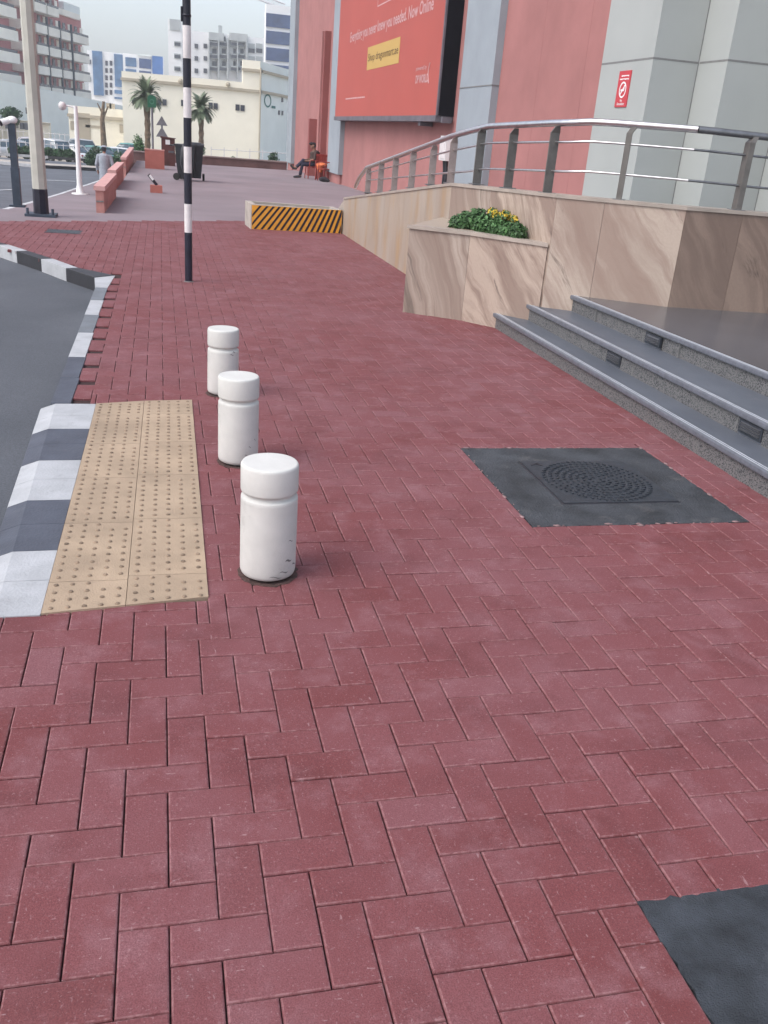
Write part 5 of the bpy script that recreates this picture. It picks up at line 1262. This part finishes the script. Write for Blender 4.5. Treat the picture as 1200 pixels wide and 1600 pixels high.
# ================================================================== BACKGROUND BUILDINGS
def bpx(px, py, Y): v = atY(px, py, Y); return v
def cream():
    Y = 100.0
    t = empty('cream_building', (0, Y, -3), 0, 'large cream windowless hall behind the two palms', 'building')
    xl = atY(192, 180, Y).x; xm = atY(378, 180, Y).x; xr = atY(405, 180, Y).x
    zt = atY(300, 121, Y).z; zt2 = atY(390, 94, Y).z; zc1 = atY(300, 133, Y).z; zc2 = atY(390, 109, Y).z
    sc_ = 0
    zg = -4
    b = MB(); b.box(xl, xm, Y, Y + 30, zg, zt); b.build('wall', M['cream'], t)
    Y2 = 114; xe = atY(470, 180, Y2).x
    b = MB(); b.prism([(xm, Y - .02), (xr, Y - .02), (xe, Y2), (xe - .6, Y2 + .5), (xr - .6, Y + .6), (xm, Y + .6)], zg, zt2); b.build('wall', M['cream'], t)
    b = MB(); d = Vector((xe - xr, Y2 - Y, 0)).normalized(); n_ = Vector((d.y, -d.x, 0))
    b.add([Vector((xr, Y - .02, zg)) + n_ * .02, Vector((xe, Y2, zg)) + n_ * .02, Vector((xe, Y2, zt2 - .02)) + n_ * .02, Vector((xr, Y - .02, zt2 - .02)) + n_ * .02], [(0, 1, 2, 3)]); b.build('side_wall', M['pale'], t)
    b = MB(); b.box(xl - .1, xm, Y - .25, Y, zc1 - .12, zc1 + .12); b.box(xm, xr + .1, Y - .27, Y - .02, zc1 - .14, zc1 + .1); b.box(xm - .1, xr + .1, Y - .27, Y - .021, zc2 - .14, zc2 + .1)
    p = Vector((xr, Y, 0)); q = Vector((xe, Y2, 0))
    for zz_ in (zc1, zc2): b.add([p + n_ * .27 + Vector((0, 0, zz_ - .14)), q + n_ * .27 + Vector((0, 0, zz_ - .14)), q + n_ * .27 + Vector((0, 0, zz_ + .1)), p + n_ * .27 + Vector((0, 0, zz_ + .1)), p + Vector((0, 0, zz_ - .14)), q + Vector((0, 0, zz_ - .14)), q + Vector((0, 0, zz_ + .1)), p + Vector((0, 0, zz_ + .1))], [(0, 1, 2, 3), (3, 2, 6, 7), (0, 4, 5, 1)])
    b.build('cornice', M['creamtrim'], t)
    for px, py in ((209, 157), (216, 157.5), (249, 160), (257, 160), (286, 161), (329, 165), (337, 166), (371, 168), (379, 169)):
        v = atY(px, py, Y); b = MB(); b.box(v.x - .2, v.x + .2, Y - .1, Y - .002, v.z - .28, v.z + .28); b.build('vent_window', M['glassdk'], t)
    for px, py in ((282, 127), (356, 132)):
        v = atY(px, py, Y); b = MB(); b.lathe((v.x, Y - .3, v.z - .2), [(.1, 0), (.22, .12), (.22, .3), (.1, .42)], 10); b.build('wall_camera', M['creamtrim'], t)
    b = MB(); v = atY(406.5, 150, Y - .2); b.tube([(v.x, Y - .3, zg), (v.x, Y - .3, zt2 - .6)], .09, 6); b.build('downpipe', M['creamtrim'], t)
    # ring logo on the side wall
    def side(px, py):
        r = ray(px, py); P0 = Vector((xr, Y, 0)) + n_ * .06; tt_ = (P0 - Vector((0, 0, CAM_H))).dot(n_) / r.dot(n_); return Vector((0, 0, CAM_H)) + r * tt_
    c = side(418.5, 157.5); rx = (side(424, 158) - side(413, 157)).length / 2; rz_ = abs(side(418, 147).z - side(418, 168).z) / 2
    b = MB(); n = 28; v = []
    for k in range(n):
        a = 2 * math.pi * k / n
        for s in (.76, 1): v.append(c + d * rx * s * math.cos(a) + Vector((0, 0, rz_ * s * math.sin(a))))
    b.add(v, [(2 * k, 2 * k + 1, (2 * k + 3) % (2 * n), (2 * k + 2) % (2 * n)) for k in range(n)])
    e0, e1 = side(424.5, 167), side(430.5, 168); z_ = (e0.z + e1.z) / 2
    b.add([e0 - Vector((0, 0, .12)), e1 - Vector((0, 0, .12)), e1 + Vector((0, 0, .12)), e0 + Vector((0, 0, .12))], [(0, 1, 2, 3)])
    b.build('ring_logo', surf('teal_logo', (.03, .16, .15), .6), t)
    for px, py in ((436, 176), (441, 176.5), (441, 156)):
        v = side(px, py); b = MB(); b.obox(v, d, n_, (0, 0, 1), .2, .08, .22); b.build('vent_window', M['glassdk'], t)
    # low annex to the left
    Y3 = 104; x0 = atY(108, 200, Y3).x; x1 = atY(194, 200, Y3).x; zt3 = atY(150, 168, Y3).z; zc3 = atY(150, 183, Y3).z
    t = empty('cream_annex', (x0, Y3, -4), 0, 'low cream annex left of the large cream hall', 'building')
    b = MB(); b.box(x0, x1, Y3, Y3 + 12, -4, zt3); b.build('wall', M['cream'], t)
    b = MB(); b.box(x0 - .1, x1, Y3 - .3, Y3, zc3 - .14, zc3 + .14); b.build('cornice', M['creamtrim'], t)
    for px, py, ww, hh in ((114, 196, .25, .4), (130, 200, .7, 1.4), (148, 198, .9, .12), (190, 201, .2, .4)):
        v = atY(px, py, Y3); b = MB(); b.box(v.x - ww, v.x + ww, Y3 - .06, Y3 - .002, v.z - hh, v.z + hh); b.build('opening', M['creamtrim'], t)
    for px in (170, 175): v = atY(px, 170, Y3); b = MB(); b.box(v.x - .25, v.x + .25, Y3 + .3, Y3 + .8, zt3, zt3 + .5); b.build('roof_unit', M['creamtrim'], t)
cream()
def podium():
    # pale grey long podium wall receding to the right
    P = atY(-60, 130, 125); Q = atY(195, 160, 175)
    t = empty('podium_building', (P.x, P.y, -3), 0, 'long pale grey windowless podium wall under the mauve tower', 'building')
    tl = atY(-60, 112, 125).z; tr = atY(195, 166, 175).z
    b = MB(); b.prism([(P.x, P.y), (Q.x, Q.y), (Q.x, Q.y + 40), (P.x, P.y + 40)], -5, [tl, tr, tr, tl]); b.build('wall', M['pale'], t)
    b = MB(); P2 = atY(-60, 180, 124); Q2 = atY(78, 192, 138); b.prism([(P2.x, P2.y - .6), (Q2.x, Q2.y - 1.6), (Q2.x, Q2.y + 1), (P2.x, P2.y + 1)], -5, [P2.z, Q2.z, Q2.z, P2.z]); b.build('lower_block', M['cream'], t)
    b = MB(); b.prism([(P2.x, P2.y - .9), (Q2.x + .2, Q2.y - 1.9), (Q2.x + .2, Q2.y - 1.6), (P2.x, P2.y - .6)], [P2.z - .3, Q2.z - .3, Q2.z - .3, P2.z - .3], [P2.z, Q2.z, Q2.z, P2.z]); b.build('cornice', M['creamtrim'], t)
    for px, py in ((43, 173), (48, 174), (34, 197), (41, 198), (11, 196)):
        v = atY(px, py, 123.0); b = MB(); b.box(v.x - .2, v.x + .2, v.y - .1, v.y + 8, v.z - .35, v.z + .35); b.build('vent_window', M['glassdk'], t)
podium()
def tower():
    r = ray(700, 217); D = Vector((r.x, r.y, 0)).normalized(); nn = Vector((D.y, -D.x, 0))
    if nn.dot(Vector((0, -1, 0))) < 0 and nn.x > 0: pass
    if nn.x < 0: nn = -nn    # outward normal faces right/camera
    E = atY(131, 100, 215.0); E0 = Vector((E.x, E.y, 0))
    def hit(px, off=0.0):   # point of facade (offset outward) under pixel column
        P0 = E0 + nn * off; rr = ray(px, 90); return Vector((0, 0, CAM_H)) + rr * ((P0 - Vector((0, 0, CAM_H))).dot(nn) / rr.dot(nn))
    t = empty('apartment_tower', (E.x, E.y, -3), 0, 'mauve apartment tower with stacked white balconies at the upper left', 'building')
    def slab(px0, px1, z0, z1, o0, o1, m, name, par=None):
        oo = o1 if o1 > .3 else 0; a, c = hit(px0, oo), hit(px1, oo); a.z = c.z = 0; b = MB(); P = [a + nn * (o1 - oo), c + nn * (o1 - oo), c + nn * (o0 - oo), a + nn * (o0 - oo)]
        b.prism([(p.x, p.y) for p in P], z0, z1); return b.build(name, m, par or t)
    zpx = lambda px, py: (lambda p: (CAM_H + ray(px, py).z * (p.x / ray(px, py).x)))(hit(px))
    ztop = zpx(128, 33)
    slab(-90, 129, -4, ztop, -30, 0, M['towerpink'], 'wall')
    slab(-90, 100, ztop - .02, ztop + 26, -30, -.5, M['towerpink'], 'wall')
    slab(-90, 128, ztop - .5, ztop + .5, 0, .8, M['towerwhite'], 'parapet'); 
    slab(104, 128, ztop + .5, ztop + 1.9, -3, .5, M['pale'], 'roof_screen')
    slab(-90, 33, -4, ztop - 17.2, 0, 3.0, M['pale'], 'lower_wall')
    fh = (zpx(110, 55) - zpx(110, 140)) / 3
    zb = zpx(110, 62)
    for k in range(-2, 4):
        z = zb - fh * k
        if z < -3: continue
        for (a, c, o_) in ((36, 57, 2.0), (60, 77, 2.2), (79, 96, 2.2), (98, 114, 2.0), (116, 140, 2.4)):
            if a == 116 and k < 0: continue
            if k < 0 and a > 95: continue
            pa = slab(a, c, z - .68, z + .68, 0.01, o_, M['towerwhite'], 'balcony')
            pc = slab(a + .4, c - .4, z + .68, z + 1.1, o_ - .15, o_ - .05, M['glassdk'], 'glass_rail', pa)
            slab(a + 2, a + 6, z + .70, z + 2.5, 0.01, .1, M['glassdk'], 'door', pa); 
            if c - a > 12: slab(a + 10, a + 14, z + 1.1, z + 2.5, .01, .12, M['towerwhite'], 'window_frame', pa)
        slab(-60, 31, z + .2, z + 1.75, 0.01, 3.4, M['towerwhite'], 'balcony'); slab(-60, 28, z + 1.7, z + 2.2, 3.2, 3.3, M['glassdk'], 'glass_rail')
    for px in (78, 97.2, 115): slab(px - .35, px + .35, -2, ztop - 2, 1.9, 2.3, M['slate'], 'drain_pipe')
    slab(33, 142, zb - fh * 3 - 1.6, zb - fh * 3 - .9, 0, 2.9, M['greyclad'], 'lower_ledge')
    slab(33, 147, -4, zb - fh * 3 - 1.6, 0, 2.6, M['pale'], 'lower_wall')
tower()
def grid_building(name, label, Y, px0, px1, pyt, mat, depth=25, zg=-6):
    x0, x1 = atY(px0, 100, Y).x, atY(px1, 100, Y).x; zt = atY((px0 + px1) / 2, pyt, Y).z
    t = empty(name, (x0, Y, zg), 0, label, 'building'); b = MB(); b.box(x0, x1, Y, Y + depth, zg, zt); b.build('wall', mat, t); return t
def rect(t, name, mat, Y, px0, px1, py0, py1, pr=.3, par=None, vx=None):
    cx = (px0 + px1) / 2; cy = (py0 + py1) / 2; x0 = atY(px0, cy, Y).x; x1 = atY(px1, cy, Y).x; z1 = atY(cx, py0, Y).z; z0 = atY(cx, py1, Y).z
    b = MB(); b.box(x0, x1, Y - pr, Y - .001 if pr > 0 else Y, z0, z1); return b.build(name, mat, par or t)
Y = 300
t = grid_building('office_block', 'distant white office block with bright blue glass bands', Y, 137, 196, 81, M['bwhite'])
rect(t, 'glass_band', M['glassblue'], Y, 145.5, 161, 80, 149, .5); rect(t, 'glass_band', M['glassblue'], Y, 179, 192.5, 85, 136, .5)
rect(t, 'glass_band', M['glassblue'], Y, 179, 196, 141, 147, .5); rect(t, 'glass_band', M['glassblue'], Y, 179, 196, 152, 155, .5)
for i in range(5):
    for px in (164.5, 171.5): y_ = 95 + 11.4 * i; rect(t, 'window', M['glassdk'], Y, px, px + 4, y_, y_ + 7.5, .2)
for y_ in (93, 120): rect(t, 'window', M['glassdk'], Y, 138, 142, y_, y_ + 7, .2)
Y = 290
t = grid_building('office_wing', 'distant white framed office wing with dark blue windows above the cream hall', Y, 192.6, 256, 86, M['bwhite'])
rect(t, 'window', M['glassblue'], Y, 196, 213, 90, 104, .3); rect(t, 'window', M['glassnavy'], Y, 217.5, 236, 92, 107, .3); rect(t, 'glass_band', surf('bright_blue_glass', (.06, .16, .42), .25, .1, .3, spec=.6), Y, 238, 254.5, 88, 116, .6)
rect(t, 'window', M['glassblue'], Y, 196, 213, 108, 114, .3); rect(t, 'window', M['glassnavy'], Y, 217.5, 236, 111, 116, .3)
rect(t, 'roof_screen', M['pale'], Y, 215, 237, 85, 88, -.0001 if False else .4)
Y = 270
t = grid_building('apartment_block', 'distant white apartment block with stacks of grey balconies beside the striped pole', Y, 265, 415, 52, M['bwhite'])
rect(t, 'stair_tower', M['bwhite'], Y, 263, 284, 31, 130, 1.2); rect(t, 'tower_screen', M['greyclad'], Y, 265, 281, 31, 48, 1.5)
for i in range(4):
    y_ = 55 + 19.3 * i
    for (a, c) in ((272, 281), (327, 339), (342, 353), (360, 369), (371, 381)):
        if a == 272 and i == 0: y2 = y_ + 2
        if y_ + 17 > 128: continue
        bal = rect(t, 'balcony', M['greyclad'], Y, a, c + 1, y_ + 10, y_ + 18, 1.4)
        rect(t, 'railing', M['glassdk'], Y, a + .5, c + .5, y_ + 12, y_ + 17, 1.5, bal); rect(t, 'door', M['glassdk'], Y, a + 4.5, c - .5, y_ + 2, y_ + 10, .2, bal)
    for px in (304, 318): rect(t, 'window', M['glassdk'], Y, px, px + 5.5, y_ + 13.5, y_ + 20.5, .3)
for a in (388, 400):
    for y_ in (68, 88): w0 = rect(t, 'recess', M['greyclad'], Y, a, a + 10, y_, y_ + 15, .2); rect(t, 'railing', M['glassdk'], Y, a + .3, a + 9.7, y_ + 8, y_ + 14.5, .4, w0)
for a, c, y0 in ((326, 349, 52), (358, 386, 53)): rect(t, 'balcony_canopy', M['greyclad'], Y, a, c, y0, y0 + 12, 1.8)
for a, c, y0, y1 in ((325.5, 327, 60, 124), (340, 342, 60, 124), (354, 356, 60, 124), (369.5, 371, 60, 124), (383, 385, 60, 90)): rect(t, 'balcony_fin', M['greyclad'], Y, a, c, y0, y1, 1.9)
rect(t, 'roof_mast', M['greyclad'], Y, 341, 347, 40, 53, .5)
Y = 240
t = grid_building('glass_office', 'white office block with wide navy window bands at the pink wall edge', Y, 414, 520, 12, M['bwhite'], 3)
for y0, y1 in ((26, 47), (53, 73), (79, 99), (105, 125)): rect(t, 'window_band', M['glassnavy'], Y, 415.5, 519, y0, y1 + 0, .3)
# crane jib
Y = 340; A = atY(395, -4, Y); B = atY(445, 15, Y)
tt = empty('tower_crane', (B.x, Y, -6), 0, 'thin pale tower crane jib above the glass office block', 'crane')
b = MB()
for o in (Vector((0, 0, 0)), Vector((0, 0, 1.6))): b.tube([A + o, B + o], .22, 4)
for k in range(12): p = A.lerp(B, k / 12); q = A.lerp(B, (k + .5) / 12); r = A.lerp(B, (k + 1) / 12); b.tube([p, q + Vector((0, 0, 1.6)), r], .12, 4)
b.build('jib', M['picket'], tt)
b = MB(); b.tube([Vector((B.x, Y, -6)), B], .8, 4); b.build('mast', M['picket'], tt)
# drain pipe detail etc. done
bpy.context.view_layer.update()
# thin dawn haze over the district
b = MB(); b.box(-1000, 1000, -60, 1600, -8, 60)
hz, ht, hb = new_mat('haze_air'); ht.nodes.remove(hb)
pv = N(ht, 'ShaderNodeVolumePrincipled'); pv.inputs['Color'].default_value = (.92, .96, 1, 1); pv.inputs['Density'].default_value = .0009
ht.links.new(pv.outputs[0], ht.nodes['Material Output'].inputs['Volume'])
tag(b.build('haze', hz), kind='stuff')
